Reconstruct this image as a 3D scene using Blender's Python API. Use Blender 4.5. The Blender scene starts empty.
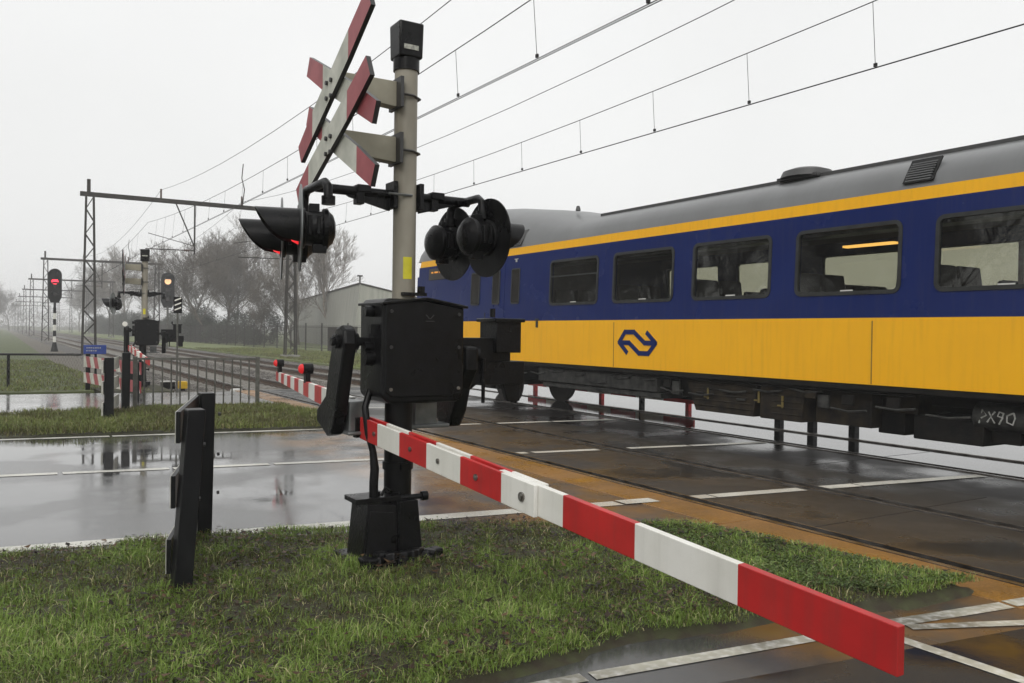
import bpy, math, random
import numpy as np
from mathutils import Vector, Matrix, noise as mnoise
random.seed(7); RNG = np.random.default_rng(7)
scene = bpy.context.scene; COL = scene.collection; R = math.radians

# ------------------------------------------------------------------ camera
EYE = 1.5; F = 840.0
def ray(x, y): return Vector(((x-512)/F, (341.5-y)/F, 1.0))
d1 = ray(0, 325.5); d2 = ray(2600, 325.5+2600*.0135)
Yc = d1.normalized(); Zc = d1.cross(d2).normalized()
if Zc.y < 0: Zc = -Zc
Xc = Zc.cross(Yc).normalized()
if Xc.x < 0: Xc = -Xc
def toworld(v): return Vector((Xc.dot(v), Yc.dot(v), Zc.dot(v)))
cr = toworld(Vector((1,0,0))); cu = toworld(Vector((0,1,0))); cf = toworld(Vector((0,0,1)))
cam = bpy.data.cameras.new('camera'); co = bpy.data.objects.new('camera', cam); COL.objects.link(co)
cam.sensor_width = 36; cam.lens = F/1024*36; cam.clip_start = .05; cam.clip_end = 6000
m3 = Matrix((cr, cu, -cf)).transposed()
co.matrix_world = Matrix.Translation((0,0,EYE)) @ m3.to_4x4()
scene.camera = co
def G(x, y, z=0.0):          # a point on the ground
    r = toworld(ray(x,y)); t = (z-EYE)/r.z
    return (r.x*t, r.y*t)

# ------------------------------------------------------------------ sky, sun, exposure
SUN_EL, SUN_AZ = 38, 225        # compass style: from behind left of the camera
w = bpy.data.worlds.new('World'); scene.world = w; w.use_nodes = True
nt = w.node_tree; nt.nodes.clear()
o = nt.nodes.new('ShaderNodeOutputWorld'); bg = nt.nodes.new('ShaderNodeBackground')
sk = nt.nodes.new('ShaderNodeTexSky'); sk.sky_type = 'NISHITA'; sk.sun_disc = False
sk.sun_elevation = R(SUN_EL); sk.sun_rotation = R(SUN_AZ); sk.dust_density = 4; sk.air_density = 1.5
hs = nt.nodes.new('ShaderNodeHueSaturation'); hs.inputs['Saturation'].default_value = .12
hs.inputs['Value'].default_value = .9
tc = nt.nodes.new('ShaderNodeTexCoord'); sep = nt.nodes.new('ShaderNodeSeparateXYZ')
rp = nt.nodes.new('ShaderNodeValToRGB')
rp.color_ramp.elements[0].position = .0; rp.color_ramp.elements[0].color = (8.5,8.55,8.48,1)
rp.color_ramp.elements[1].position = .6; rp.color_ramp.elements[1].color = (8.75,8.8,8.78,1)
nz = nt.nodes.new('ShaderNodeTexNoise'); nz.inputs['Scale'].default_value = 2.2; nz.inputs['Detail'].default_value = 4
nm = nt.nodes.new('ShaderNodeMapRange'); nm.inputs[1].default_value=.3; nm.inputs[2].default_value=.7; nm.inputs[3].default_value=.955; nm.inputs[4].default_value=1.035
mx = nt.nodes.new('ShaderNodeMix'); mx.data_type = 'RGBA'; mx.inputs['Factor'].default_value = .93
ml = nt.nodes.new('ShaderNodeVectorMath'); ml.operation = 'SCALE'
L = nt.links.new
L(tc.outputs['Generated'], sep.inputs[0]); L(sep.outputs['Z'], rp.inputs[0]); L(tc.outputs['Generated'], nz.inputs[0])
L(nz.outputs[0], nm.inputs[0]); L(sk.outputs[0], hs.inputs['Color']); L(hs.outputs[0], mx.inputs['A']); L(rp.outputs[0], mx.inputs['B'])
L(mx.outputs['Result'], ml.inputs[0]); L(nm.outputs[0], ml.inputs['Scale']); L(ml.outputs[0], bg.inputs[0])
bg.inputs[1].default_value = .1; L(bg.outputs[0], o.inputs[0])
sun = bpy.data.lights.new('sun', 'SUN'); sun.energy = 1.5; sun.angle = R(40); sun.color = (1,.97,.93)
so = bpy.data.objects.new('sun', sun); COL.objects.link(so)
sd = Vector((math.sin(R(SUN_AZ))*math.cos(R(SUN_EL)), math.cos(R(SUN_AZ))*math.cos(R(SUN_EL)), math.sin(R(SUN_EL))))
so.rotation_euler = sd.to_track_quat('Z', 'Y').to_euler()
scene.view_settings.view_transform = 'Standard'; scene.view_settings.look = 'None'
scene.view_settings.exposure = 0.2; scene.view_settings.gamma = 1
scene.cycles.max_bounces = 8; scene.cycles.volume_bounces = 0; scene.cycles.transparent_max_bounces = 16
scene.cycles.caustics_reflective = False; scene.cycles.caustics_refractive = False

# ------------------------------------------------------------------ materials
def mat(name, c, rough=.5, metal=0, c2=None, scale=8, detail=5, bump=0, bscale=None, rough2=None, spec=.5, emit=None, coat=0, lo=.35, hi=.65, stretch=None):
    m = bpy.data.materials.new(name); m.use_nodes = True; t = m.node_tree; b = t.nodes['Principled BSDF']
    b.inputs['Base Color'].default_value = (*c,1); b.inputs['Roughness'].default_value = rough
    b.inputs['Metallic'].default_value = metal; b.inputs['Specular IOR Level'].default_value = spec
    b.inputs['Coat Weight'].default_value = coat; b.inputs['Coat Roughness'].default_value = .08
    tcn = t.nodes.new('ShaderNodeTexCoord'); src = tcn.outputs['Object']
    if stretch:
        mp = t.nodes.new('ShaderNodeMapping'); mp.inputs['Scale'].default_value = stretch; t.links.new(src, mp.inputs[0]); src = mp.outputs[0]
    n = t.nodes.new('ShaderNodeTexNoise'); n.inputs['Scale'].default_value = scale; n.inputs['Detail'].default_value = detail
    t.links.new(src, n.inputs[0])
    if c2 is None: c2 = tuple(x*.8 for x in c)
    r = t.nodes.new('ShaderNodeValToRGB'); r.color_ramp.elements[0].position = lo; r.color_ramp.elements[1].position = hi
    r.color_ramp.elements[0].color = (*c2,1); r.color_ramp.elements[1].color = (*c,1)
    t.links.new(n.outputs[0], r.inputs[0]); t.links.new(r.outputs[0], b.inputs['Base Color'])
    if rough2 is not None:
        q = t.nodes.new('ShaderNodeMapRange'); q.inputs[1].default_value = lo; q.inputs[2].default_value = hi
        q.inputs[3].default_value = rough2; q.inputs[4].default_value = rough
        n2 = t.nodes.new('ShaderNodeTexNoise'); n2.inputs['Scale'].default_value = scale*.37; n2.inputs['Detail'].default_value = 6
        t.links.new(src, n2.inputs[0]); t.links.new(n2.outputs[0], q.inputs[0]); t.links.new(q.outputs[0], b.inputs['Roughness'])
    if bump:
        n3 = t.nodes.new('ShaderNodeTexNoise'); n3.inputs['Scale'].default_value = bscale or scale*6; n3.inputs['Detail'].default_value = 4
        t.links.new(src, n3.inputs[0]); bp = t.nodes.new('ShaderNodeBump'); bp.inputs['Strength'].default_value = bump; bp.inputs['Distance'].default_value = .01
        t.links.new(n3.outputs[0], bp.inputs['Height']); t.links.new(bp.outputs[0], b.inputs['Normal'])
    if emit:
        b.inputs['Emission Color'].default_value = (*emit[0],1); b.inputs['Emission Strength'].default_value = emit[1]
    return m
M = {}
M['red'] = mat('red_paint', (.56,.022,.022), .42, c2=(.44,.018,.018), scale=5, bump=.05, bscale=60)
M['white'] = mat('white_paint', (.82,.81,.76), .4, c2=(.74,.73,.67), scale=5, bump=.05, bscale=60)
M['faded_red'] = mat('faded_red_film', (.37,.085,.095), .45, c2=(.28,.055,.065), scale=6)  # faded red, lightened further to carry sky gloss washing over the faces
M['faded_white'] = mat('weathered_white_film', (.60,.60,.53), .5, c2=(.42,.43,.37), scale=7)
M['black'] = mat('black_coated_steel', (.006,.006,.007), .38, c2=(.003,.003,.003), scale=9, bump=.12, bscale=70, rough2=.25, spec=.18)
M['cast'] = mat('rough_black_casting', (.007,.007,.008), .42, c2=(.003,.003,.003), scale=14, bump=.3, bscale=60, rough2=.25, spec=.2)
M['greyplate'] = mat('dull_galvanised_steel', (.22,.23,.23), .45, .5, c2=(.12,.13,.13), scale=8, rough2=.3)
M['pole'] = mat('beige_grey_painted_tube', (.35,.325,.265), .5, c2=(.26,.24,.19), scale=6, bump=.05, stretch=(1,1,.4))
M['bracket'] = mat('khaki_sheet_steel', (.33,.31,.24), .5, c2=(.25,.235,.175), scale=5)
M['sticker'] = mat('yellow_sticker', (.75,.68,.03), .4, scale=10)
M['dullsticker'] = mat('dull_white_sticker', (.45,.46,.40), .5, c2=(.2,.2,.18), scale=60)
M['bolt'] = mat('zinc_bolt', (.35,.34,.32), .35, .8, c2=(.15,.13,.11), scale=40)
M['darkbolt'] = mat('dark_bolt', (.05,.05,.05), .4, .3)
M['galv'] = mat('galvanised_rail', (.13,.13,.115), .5, .3, c2=(.07,.07,.06), scale=10)
M['plastic'] = mat('black_recycled_plastic', (.008,.0085,.009), .38, c2=(.004,.004,.005), scale=8, bump=.15, bscale=50, stretch=(1,1,.3), spec=.2)
M['wornedge'] = mat('scuffed_board_face', (.55,.55,.50), .5, c2=(.35,.35,.31), scale=12)
M['blue'] = mat('train_blue_paint', (.0025,.014,.105), .3, c2=(.002,.012,.095), scale=2, rough2=.2, coat=.0, spec=.2)
M['yellow'] = mat('train_yellow_paint', (.90,.455,.008), .38, c2=(.87,.435,.008), scale=1.5, rough2=.3, spec=.3)
M['roof'] = mat('train_roof_grey', (.14,.145,.147), .36, c2=(.12,.123,.125), scale=2, stretch=(1,1,.4), rough2=.35)
M['roofdark'] = mat('train_roof_fitting', (.05,.05,.05), .5)
M['underframe'] = mat('grimy_underframe', (.012,.010,.008), .7, c2=(.004,.004,.004), scale=6, bump=.3, spec=.2)
M['underbrown'] = mat('brown_grimy_box', (.030,.022,.013), .7, c2=(.008,.007,.006), scale=6, bump=.2, spec=.2)
M['underworn'] = mat('worn_grey_step', (.05,.05,.046), .6, c2=(.010,.010,.010), scale=8, bump=.2, spec=.3)
M['trim'] = mat('window_rubber', (.03,.032,.031), .45, c2=(.018,.019,.018), spec=.3)
M['interior'] = mat('coach_lining', (.10,.085,.07), .7)
M['panelpink'] = mat('patterned_partition', (.35,.16,.15), .6, c2=(.5,.35,.33), scale=14)
M['trim_thin'] = mat('thin_seam', (.25,.14,.02), .6)
M['yellowdull'] = mat('dull_yellow_paint', (.16,.12,.03), .7)
M['seat'] = mat('dark_seat_cloth', (.02,.022,.03), .8)
M['wheel'] = mat('steel_wheel', (.06,.05,.045), .5, .5)
M['rail'] = mat('rail_steel', (.34,.32,.30), .25, .8, c2=(.10,.085,.07), scale=5)
M['railside'] = mat('rusty_rail', (.10,.06,.035), .6, c2=(.05,.035,.025), scale=12)
M['concrete'] = mat('grey_concrete', (.28,.27,.25), .7, c2=(.18,.175,.16), scale=6, bump=.2)
M['sleeper'] = mat('concrete_sleeper', (.24,.225,.20), .7, c2=(.15,.14,.12), scale=6, bump=.2)
M['mast'] = mat('brown_grey_mast_steel', (.045,.040,.034), .7, c2=(.025,.022,.02), scale=5, spec=.2)
M['wire'] = mat('dark_wire', (.02,.02,.02), .6, spec=.2)
M['insul'] = mat('brown_insulator', (.09,.05,.035), .3)
M['signblue'] = mat('blue_sign', (.03,.07,.32), .45, c2=(.02,.045,.22), scale=30)
M['hall'] = mat('grey_metal_cladding', (.30,.295,.265), .6, c2=(.22,.22,.195), scale=.4, stretch=(6,6,.5))
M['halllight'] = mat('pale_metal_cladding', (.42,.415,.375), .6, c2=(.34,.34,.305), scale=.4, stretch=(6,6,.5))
M['bark'] = mat('winter_bark', (.13,.112,.09), .9, c2=(.075,.065,.052), scale=3, spec=.1)
M['birchbark'] = mat('pale_bark', (.24,.21,.175), .9, c2=(.11,.095,.08), scale=3)
M['evergreen'] = mat('evergreen_leaf', (.045,.055,.032), .8, c2=(.025,.03,.02), scale=1)
M['leafred'] = mat('fallen_leaf', (.10,.045,.022), .55, c2=(.045,.022,.012), scale=9)
M['yellowlamp'] = mat('yellow_housing', (.8,.5,.02), .45)
M['lightgrey'] = mat('light_grey_housing', (.6,.6,.57), .5)
M['redlens'] = mat('red_lens', (.5,.01,.01), .2, emit=((1,.02,.03),.8))
M['reddim'] = mat('dim_red_lens', (.5,.01,.01), .25, emit=((1,.02,.03),.25))
M['redlit'] = mat('red_signal_lit', (.6,.01,.02), .2, emit=((1,.03,.06),3))
M['amberlit'] = mat('amber_signal_lit', (.8,.4,.1), .2, emit=((1,.62,.35),.9))
M['lens_dark'] = mat('dark_glass_lens', (.02,.01,.01), .1)
M['warmlamp'] = mat('warm_ceiling_lamp', (.9,.6,.2), .4, emit=((1,.55,.14),1.8))
M['ledorange'] = mat('orange_display_dots', (.5,.2,.02), .4, emit=((1,.4,.05),.5))
M['darkpane'] = mat('dark_door_glass', (.02,.018,.015), .15, c2=(.008,.007,.006), scale=5, spec=.3)
M['dispdark'] = mat('dark_display', (.02,.014,.012), .3)
M['marks'] = mat('marks_white', (.55,.55,.52), .5, c2=(.3,.3,.28), scale=30)

def dirt(mname, tint, amount):
    m=M[mname]; t=m.node_tree; b=t.nodes['Principled BSDF']; src=b.inputs['Base Color'].links[0].from_socket; l=t.links.new
    tcn=t.nodes.new('ShaderNodeTexCoord'); mp=t.nodes.new('ShaderNodeMapping'); mp.inputs['Scale'].default_value=(1,5,.35); l(tcn.outputs['Object'],mp.inputs[0])
    n=t.nodes.new('ShaderNodeTexNoise'); n.inputs['Scale'].default_value=3.5; n.inputs['Detail'].default_value=9; l(mp.outputs[0],n.inputs[0])
    n2=t.nodes.new('ShaderNodeTexNoise'); n2.inputs['Scale'].default_value=.7; l(tcn.outputs['Object'],n2.inputs[0])
    r=t.nodes.new('ShaderNodeMapRange'); r.inputs[1].default_value=.48; r.inputs[2].default_value=.8; r.inputs[4].default_value=amount; l(n.outputs[0],r.inputs[0])
    k=t.nodes.new('ShaderNodeMath'); k.operation='MULTIPLY'; l(r.outputs[0],k.inputs[0]); l(n2.outputs[0],k.inputs[1])
    mx=t.nodes.new('ShaderNodeMix'); mx.data_type='RGBA'; l(k.outputs[0],mx.inputs['Factor']); l(src,mx.inputs['A']); mx.inputs['B'].default_value=(*tint,1); l(mx.outputs['Result'],b.inputs['Base Color'])
dirt('yellow',(.30,.16,.03),.32); dirt('blue',(.05,.05,.07),.4); dirt('roof',(.08,.08,.08),.45); dirt('white',(.35,.34,.29),.5); dirt('red',(.15,.05,.04),.7); dirt('black',(.05,.05,.045),.5); dirt('plastic',(.05,.055,.05),.6); dirt('pole',(.14,.13,.10),1.2)
def glassmat():
    m = bpy.data.materials.new('train_window_glass'); m.use_nodes = True; t = m.node_tree; t.nodes.clear()
    out = t.nodes.new('ShaderNodeOutputMaterial'); g = t.nodes.new('ShaderNodeBsdfGlossy'); tr = t.nodes.new('ShaderNodeBsdfTransparent')
    n = t.nodes.new('ShaderNodeTexNoise'); n.inputs['Scale'].default_value = 3; mr = t.nodes.new('ShaderNodeMapRange')
    mr.inputs[3].default_value = .0; mr.inputs[4].default_value = .03; t.links.new(n.outputs[0], mr.inputs[0]); t.links.new(mr.outputs[0], g.inputs['Roughness'])
    tr.inputs[0].default_value = (.74,.74,.68,1); g.inputs[0].default_value = (.8,.8,.8,1)
    fr = t.nodes.new('ShaderNodeFresnel'); geo = t.nodes.new('ShaderNodeNewGeometry'); io = t.nodes.new('ShaderNodeMapRange')
    io.inputs[3].default_value = 1.5; io.inputs[4].default_value = 1/1.5; t.links.new(geo.outputs['Backfacing'], io.inputs[0]); t.links.new(io.outputs[0], fr.inputs[0])
    mx = t.nodes.new('ShaderNodeMixShader')
    t.links.new(fr.outputs[0], mx.inputs[0]); t.links.new(tr.outputs[0], mx.inputs[1]); t.links.new(g.outputs[0], mx.inputs[2])
    t.links.new(mx.outputs[0], out.inputs[0]); return m
M['glass'] = glassmat()

def wetmat(name, base, base2, r_lo, r_hi, rust=None, wscale=.35, bumps=.05, spec=.5, coarse=220, wlo=.42, whi=.62, film=0.0, dry=None):
    """wet asphalt: fine aggregate, a film of water smoothing it in puddle-like patches; rust = (x0, x1) band of ochre run-off beside the rails"""
    m = bpy.data.materials.new(name); m.use_nodes = True; t = m.node_tree; b = t.nodes['Principled BSDF']; l = t.links.new
    tcn = t.nodes.new('ShaderNodeTexCoord'); P = tcn.outputs['Object']
    def noise(s, d=5): n = t.nodes.new('ShaderNodeTexNoise'); n.inputs['Scale'].default_value = s; n.inputs['Detail'].default_value = d; l(P, n.inputs[0]); return n.outputs[0]
    def mrange(v, a, b_, c, d):
        n = t.nodes.new('ShaderNodeMapRange'); n.inputs[1].default_value=a; n.inputs[2].default_value=b_; n.inputs[3].default_value=c; n.inputs[4].default_value=d; l(v, n.inputs[0]); return n.outputs[0]
    def mix(f, a, b_):
        n = t.nodes.new('ShaderNodeMix'); n.data_type='RGBA'
        if hasattr(f,'node'): l(f, n.inputs['Factor'])
        else: n.inputs['Factor'].default_value = f
        for v, k in ((a,'A'),(b_,'B')):
            if hasattr(v,'node'): l(v, n.inputs[k])
            else: n.inputs[k].default_value = (*v,1)
        return n.outputs['Result']
    def math_(op, a, b_):
        n = t.nodes.new('ShaderNodeMath'); n.operation = op
        for i, v in enumerate((a,b_)):
            if hasattr(v,'node'): l(v, n.inputs[i])
            else: n.inputs[i].default_value = v
        return n.outputs[0]
    col = mix(mrange(noise(1.3,7), .35,.65,0,1), base2, base)
    col = mix(mrange(noise(coarse,2), .45,.75,0,.35), col, tuple(min(1,x*2.2) for x in base))
    if rust:
        sp = t.nodes.new('ShaderNodeSeparateXYZ'); l(P, sp.inputs[0])
        for x0, x1, cc, k in rust:
            a = mrange(sp.outputs['X'], x0-.25, x0+.15, 0, 1); c = mrange(sp.outputs['X'], x1-.05, x1+.1, 1, 0)
            nn = mrange(noise(1.7,6), .38,.60,0,1)
            f_ = math_('MULTIPLY', math_('MULTIPLY', a, c), math_('MULTIPLY', nn, k)); col = mix(f_, col, cc)
    l(col, b.inputs['Base Color'])
    wet = mrange(noise(wscale,6), wlo, whi, 0, 1)
    rg_ = mrange(wet, 0,1, r_hi, r_lo)
    if dry:
        sq = t.nodes.new('ShaderNodeSeparateXYZ'); l(P, sq.inputs[0])
        dr_ = mrange(sq.outputs['X'], dry[0], dry[1], 0, 1); rg_ = math_('MAXIMUM', rg_, math_('MULTIPLY', dr_, mrange(noise(2.5,5), .35,.65, dry[2]*.45, dry[2])))
    l(rg_, b.inputs['Roughness'])
    b.inputs['Specular IOR Level'].default_value = spec; b.inputs['IOR'].default_value = 1.4
    b.inputs['Coat Weight'].default_value = film
    if dry: l(math_('MULTIPLY', math_('SUBTRACT', 1.0, dr_), film), b.inputs['Coat Weight'])
    b.inputs['Coat IOR'].default_value = 1.4; l(mrange(wet,0,1,r_hi*.6,r_lo), b.inputs['Coat Roughness'])
    bp = t.nodes.new('ShaderNodeBump'); bp.inputs['Distance'].default_value = .004
    l(mrange(wet,0,1,bumps,bumps*.06), bp.inputs['Strength']); l(noise(coarse,3), bp.inputs['Height'])
    b2 = t.nodes.new('ShaderNodeBump'); b2.inputs['Distance'].default_value = .01; b2.inputs['Strength'].default_value = .045
    l(noise(6,3), b2.inputs['Height']); l(bp.outputs[0], b2.inputs['Normal']); l(b2.outputs[0], b.inputs['Normal'])
    return m
OCH = (.20,.098,.022)
M['asphalt'] = wetmat('wet_asphalt', (.060,.059,.058), (.045,.045,.045), .035, .27, rust=[(3.2,5.35,OCH,.8)], bumps=.10, film=.5, wscale=.55, wlo=.44, whi=.56, dry=(2.4,3.9,.42))
M['fpath'] = wetmat('wet_path_surface', (.19,.185,.17), (.13,.125,.115), .06, .3, bumps=.2, film=.8)
M['cpath'] = wetmat('dark_wet_cycle_path', (.022,.021,.020), (.013,.0125,.012), .05, .4, rust=[(2.2,3.4,(.06,.034,.014),.3),(4.75,5.3,(.09,.05,.02),.25)], wscale=1.2, bumps=.5, coarse=120, spec=.4)
M['panel'] = wetmat('rubber_crossing_panel', (.036,.034,.031), (.022,.021,.019), .16, .5, wscale=.8, bumps=.5, coarse=90, spec=.35)
M['panelshade'] = wetmat('train_shaded_panel', (.016,.014,.013), (.010,.009,.009), .14, .4, wscale=.8, bumps=.3, coarse=90, spec=.4)  # darker copy of the panel colour, holding the shade of the train
M['flood'] = wetmat('flooded_crossing_panel', (.03,.03,.03), (.02,.02,.02), .01, .05, wscale=.8, bumps=.04, spec=.9)
M['ochre'] = wetmat('rust_stained_concrete_kerb', (.25,.125,.034), (.15,.078,.025), .15, .45, wscale=1.2, bumps=.4, coarse=70)
M['lineW'] = wetmat('road_line_paint', (.62,.61,.54), (.40,.39,.34), .2, .45, wscale=2, bumps=.3, coarse=60)
M['lineworn'] = wetmat('worn_road_line_paint', (.58,.56,.46), (.17,.16,.13), .3, .5, wscale=3, bumps=.5, coarse=22)
M['gap'] = mat('dark_flangeway', (.008,.007,.006), .7)
M['soil'] = mat('wet_soil', (.052,.058,.022), .85, c2=(.034,.026,.015), scale=9, bump=.6, bscale=40)
M['field'] = mat('meadow_turf', (.085,.11,.030), .8, c2=(.055,.065,.024), scale=1.6, detail=9, bump=.5, bscale=12)
M['fieldpale'] = mat('pale_meadow_turf', (.15,.18,.055), .8, c2=(.10,.12,.045), scale=.6, detail=9, bump=.5, bscale=12)
M['ballast'] = mat('ballast_bed', (.11,.10,.09), .75, c2=(.03,.028,.025), scale=14, detail=6, bump=1, bscale=16, lo=.42, hi=.6)
M['stone'] = mat('ballast_stone', (.19,.175,.155), .6, c2=(.07,.062,.055), scale=3, lo=.4, hi=.6)
M['rammed'] = mat('gravel_track', (.12,.105,.085), .8, c2=(.08,.07,.05), scale=3, bump=.5)

def grassmat(name, cols):
    m = bpy.data.materials.new(name); m.use_nodes = True; t = m.node_tree; b = t.nodes['Principled BSDF']
    a = t.nodes.new('ShaderNodeAttribute'); a.attribute_name = 'tint'; r = t.nodes.new('ShaderNodeValToRGB')
    e = r.color_ramp.elements; e[0].position = 0; e[0].color = (*cols[0],1); e[1].position = 1; e[1].color = (*cols[-1],1)
    for i, c in enumerate(cols[1:-1]): q = e.new((i+1)/(len(cols)-1)); q.color = (*c,1)
    t.links.new(a.outputs['Fac'], r.inputs[0]); t.links.new(r.outputs[0], b.inputs['Base Color'])
    b.inputs['Roughness'].default_value = .45; b.inputs['Specular IOR Level'].default_value = .3
    tr = t.nodes.new('ShaderNodeBsdfTranslucent'); t.links.new(r.outputs[0], tr.inputs[0]); mxs = t.nodes.new('ShaderNodeMixShader'); mxs.inputs[0].default_value = .25
    out = t.nodes['Material Output']; t.links.new(b.outputs[0], mxs.inputs[1]); t.links.new(tr.outputs[0], mxs.inputs[2]); t.links.new(mxs.outputs[0], out.inputs[0])
    return m
M['grass'] = grassmat('grass_blades', [(.060,.045,.026),(.135,.130,.045),(.165,.245,.050),(.215,.325,.062),(.33,.45,.11),(.58,.52,.30)])
M['weed'] = grassmat('weed_leaves', [(.04,.05,.022),(.07,.10,.035),(.11,.17,.045),(.22,.29,.10)])
M['litter'] = grassmat('leaf_litter', [(.018,.012,.008),(.035,.022,.013),(.06,.035,.018),(.10,.055,.025),(.16,.10,.05)])
M['grassfar'] = grassmat('verge_grass_blades', [(.09,.07,.035),(.12,.12,.042),(.155,.19,.052),(.22,.265,.075),(.33,.30,.15)])

# ------------------------------------------------------------------ mesh builder
class MB:
    def __init__(s): s.v=[]; s.f=[]; s.m=[]; s.sm=[]
    def add(s, vs, fs, mi=0, smooth=False):
        b = len(s.v); s.v += [tuple(v) for v in vs]
        for f in fs: s.f.append(tuple(i+b for i in f)); s.m.append(mi); s.sm.append(smooth)
    def box(s, c, d, mi=0, rz=0, mtx=None, taper=None):
        hx,hy,hz = d[0]/2,d[1]/2,d[2]/2; vs=[]
        for z in (-hz,hz):
            k = 1 if (z<0 or not taper) else taper
            for x,y in ((-hx,-hy),(hx,-hy),(hx,hy),(-hx,hy)): vs.append(Vector((x*k,y*k,z)))
        if rz: q = Matrix.Rotation(rz,3,'Z'); vs=[q@v for v in vs]
        if mtx: vs=[mtx@v for v in vs]
        vs=[v+Vector(c) for v in vs]
        s.add(vs, [(0,3,2,1),(4,5,6,7),(0,1,5,4),(1,2,6,5),(2,3,7,6),(3,0,4,7)], mi)
    def span(s, a, b, mi=0): s.box([(a[i]+b[i])/2 for i in range(3)], [abs(b[i]-a[i]) for i in range(3)], mi)
    def cyl(s, p, q, r, r2=None, n=14, mi=0, caps=True):
        p=Vector(p); q=Vector(q); r2 = r if r2 is None else r2; a=(q-p).normalized()
        u = a.orthogonal().normalized(); v=a.cross(u); vs=[]
        for c,rr in ((p,r),(q,r2)):
            for i in range(n): t=2*math.pi*i/n; vs.append(c+u*math.cos(t)*rr+v*math.sin(t)*rr)
        s.add(vs, [(i,(i+1)%n,(i+1)%n+n,i+n) for i in range(n)], mi, n>6)
        if caps: s.add([vs[i] for i in range(n)],[tuple(range(n))[::-1]],mi); s.add([vs[i+n] for i in range(n)],[tuple(range(n))],mi)
    def tube(s, pts, r, n=8, mi=0, rs=None):
        pts=[Vector(p) for p in pts]; rings=[]; u=None
        for i,p in enumerate(pts):
            a=((pts[min(i+1,len(pts)-1)]-pts[max(i-1,0)])).normalized()
            u = a.orthogonal().normalized() if u is None else (u-a*u.dot(a)).normalized()
            v=a.cross(u); rr = rs[i] if rs else r
            rings.append([p+u*math.cos(2*math.pi*k/n)*rr+v*math.sin(2*math.pi*k/n)*rr for k in range(n)])
        vs=[x for g in rings for x in g]; fs=[]
        for i in range(len(pts)-1):
            for k in range(n): fs.append((i*n+k,i*n+(k+1)%n,(i+1)*n+(k+1)%n,(i+1)*n+k))
        s.add(vs,fs,mi,n>4); s.add(rings[0],[tuple(range(n))[::-1]],mi); s.add(rings[-1],[tuple(range(n))],mi)
    def lathe(s, prof, org, axis, n=28, mi=0):
        org=Vector(org); a=Vector(axis).normalized(); u=a.orthogonal().normalized(); v=a.cross(u); vs=[]
        for (r,t) in prof:
            for k in range(n): th=2*math.pi*k/n; vs.append(org+a*t+(u*math.cos(th)+v*math.sin(th))*max(r,1e-4))
        fs=[(i*n+k,i*n+(k+1)%n,(i+1)*n+(k+1)%n,(i+1)*n+k) for i in range(len(prof)-1) for k in range(n)]
        s.add(vs,fs,mi,True)
    def prism(s, poly, ext, mi=0):
        poly=[Vector(p) for p in poly]; e=Vector(ext); n=len(poly)
        nrm=Vector((0,0,0))
        for i in range(n): nrm+=(poly[i]-poly[0]).cross(poly[(i+1)%n]-poly[0])
        if nrm.dot(e)>0: poly=poly[::-1]
        vs=poly+[p+e for p in poly]
        s.add(vs,[tuple(range(n)),tuple(range(2*n-1,n-1,-1))]+[(i,i+n,(i+1)%n+n,(i+1)%n) for i in range(n)],mi)
    def quad(s, a,b,c,d, mi=0): s.add([a,b,c,d],[(0,1,2,3)],mi)
    def build(s, name, mats, parent=None, org=None, bevel=0, label=None):
        me=bpy.data.meshes.new(name)
        off = Vector(org) if org is not None else (Vector(parent['_org']) if parent and '_org' in parent else Vector((0,0,0)))
        me.from_pydata([tuple(Vector(v)-off) for v in s.v],[],s.f)
        if not isinstance(mats,(list,tuple)): mats=[mats]
        for m in mats: me.materials.append(M[m] if isinstance(m,str) else m)
        me.polygons.foreach_set('material_index', s.m); me.polygons.foreach_set('use_smooth', s.sm)
        me.update()
        if any(s.sm): me.set_sharp_from_angle(angle=R(38))
        ob=bpy.data.objects.new(name,me); COL.objects.link(ob)
        if parent: ob.parent=parent; ob['_org']=tuple(off)
        else: ob.location=off; ob['_org']=tuple(off)
        if bevel:
            bm=ob.modifiers.new('edge','BEVEL'); bm.width=bevel; bm.segments=2; bm.limit_method='ANGLE'; bm.angle_limit=R(40)
        if label: ob['label']=label
        return ob
def tag(o,label=None,cat=None,group=None,kind=None):
    if label: o['label']=label
    if cat: o['category']=cat
    if group: o['group']=group
    if kind: o['kind']=kind
    return o
def empty(name,loc,label,cat,group=None):
    e=bpy.data.objects.new(name,None); COL.objects.link(e); e.location=loc; e['_org']=tuple(loc); e.empty_display_size=.2
    return tag(e,label,cat,group)
def copy_tree(o,parent=None,skip=()):
    c=o.copy(); COL.objects.link(c)
    if parent: c.parent=parent
    for ch in o.children:
        if any(ch.name.startswith(k) for k in skip): continue
        copy_tree(ch,c)
    return c
def struct(o): o['kind']='structure'; return o

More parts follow.
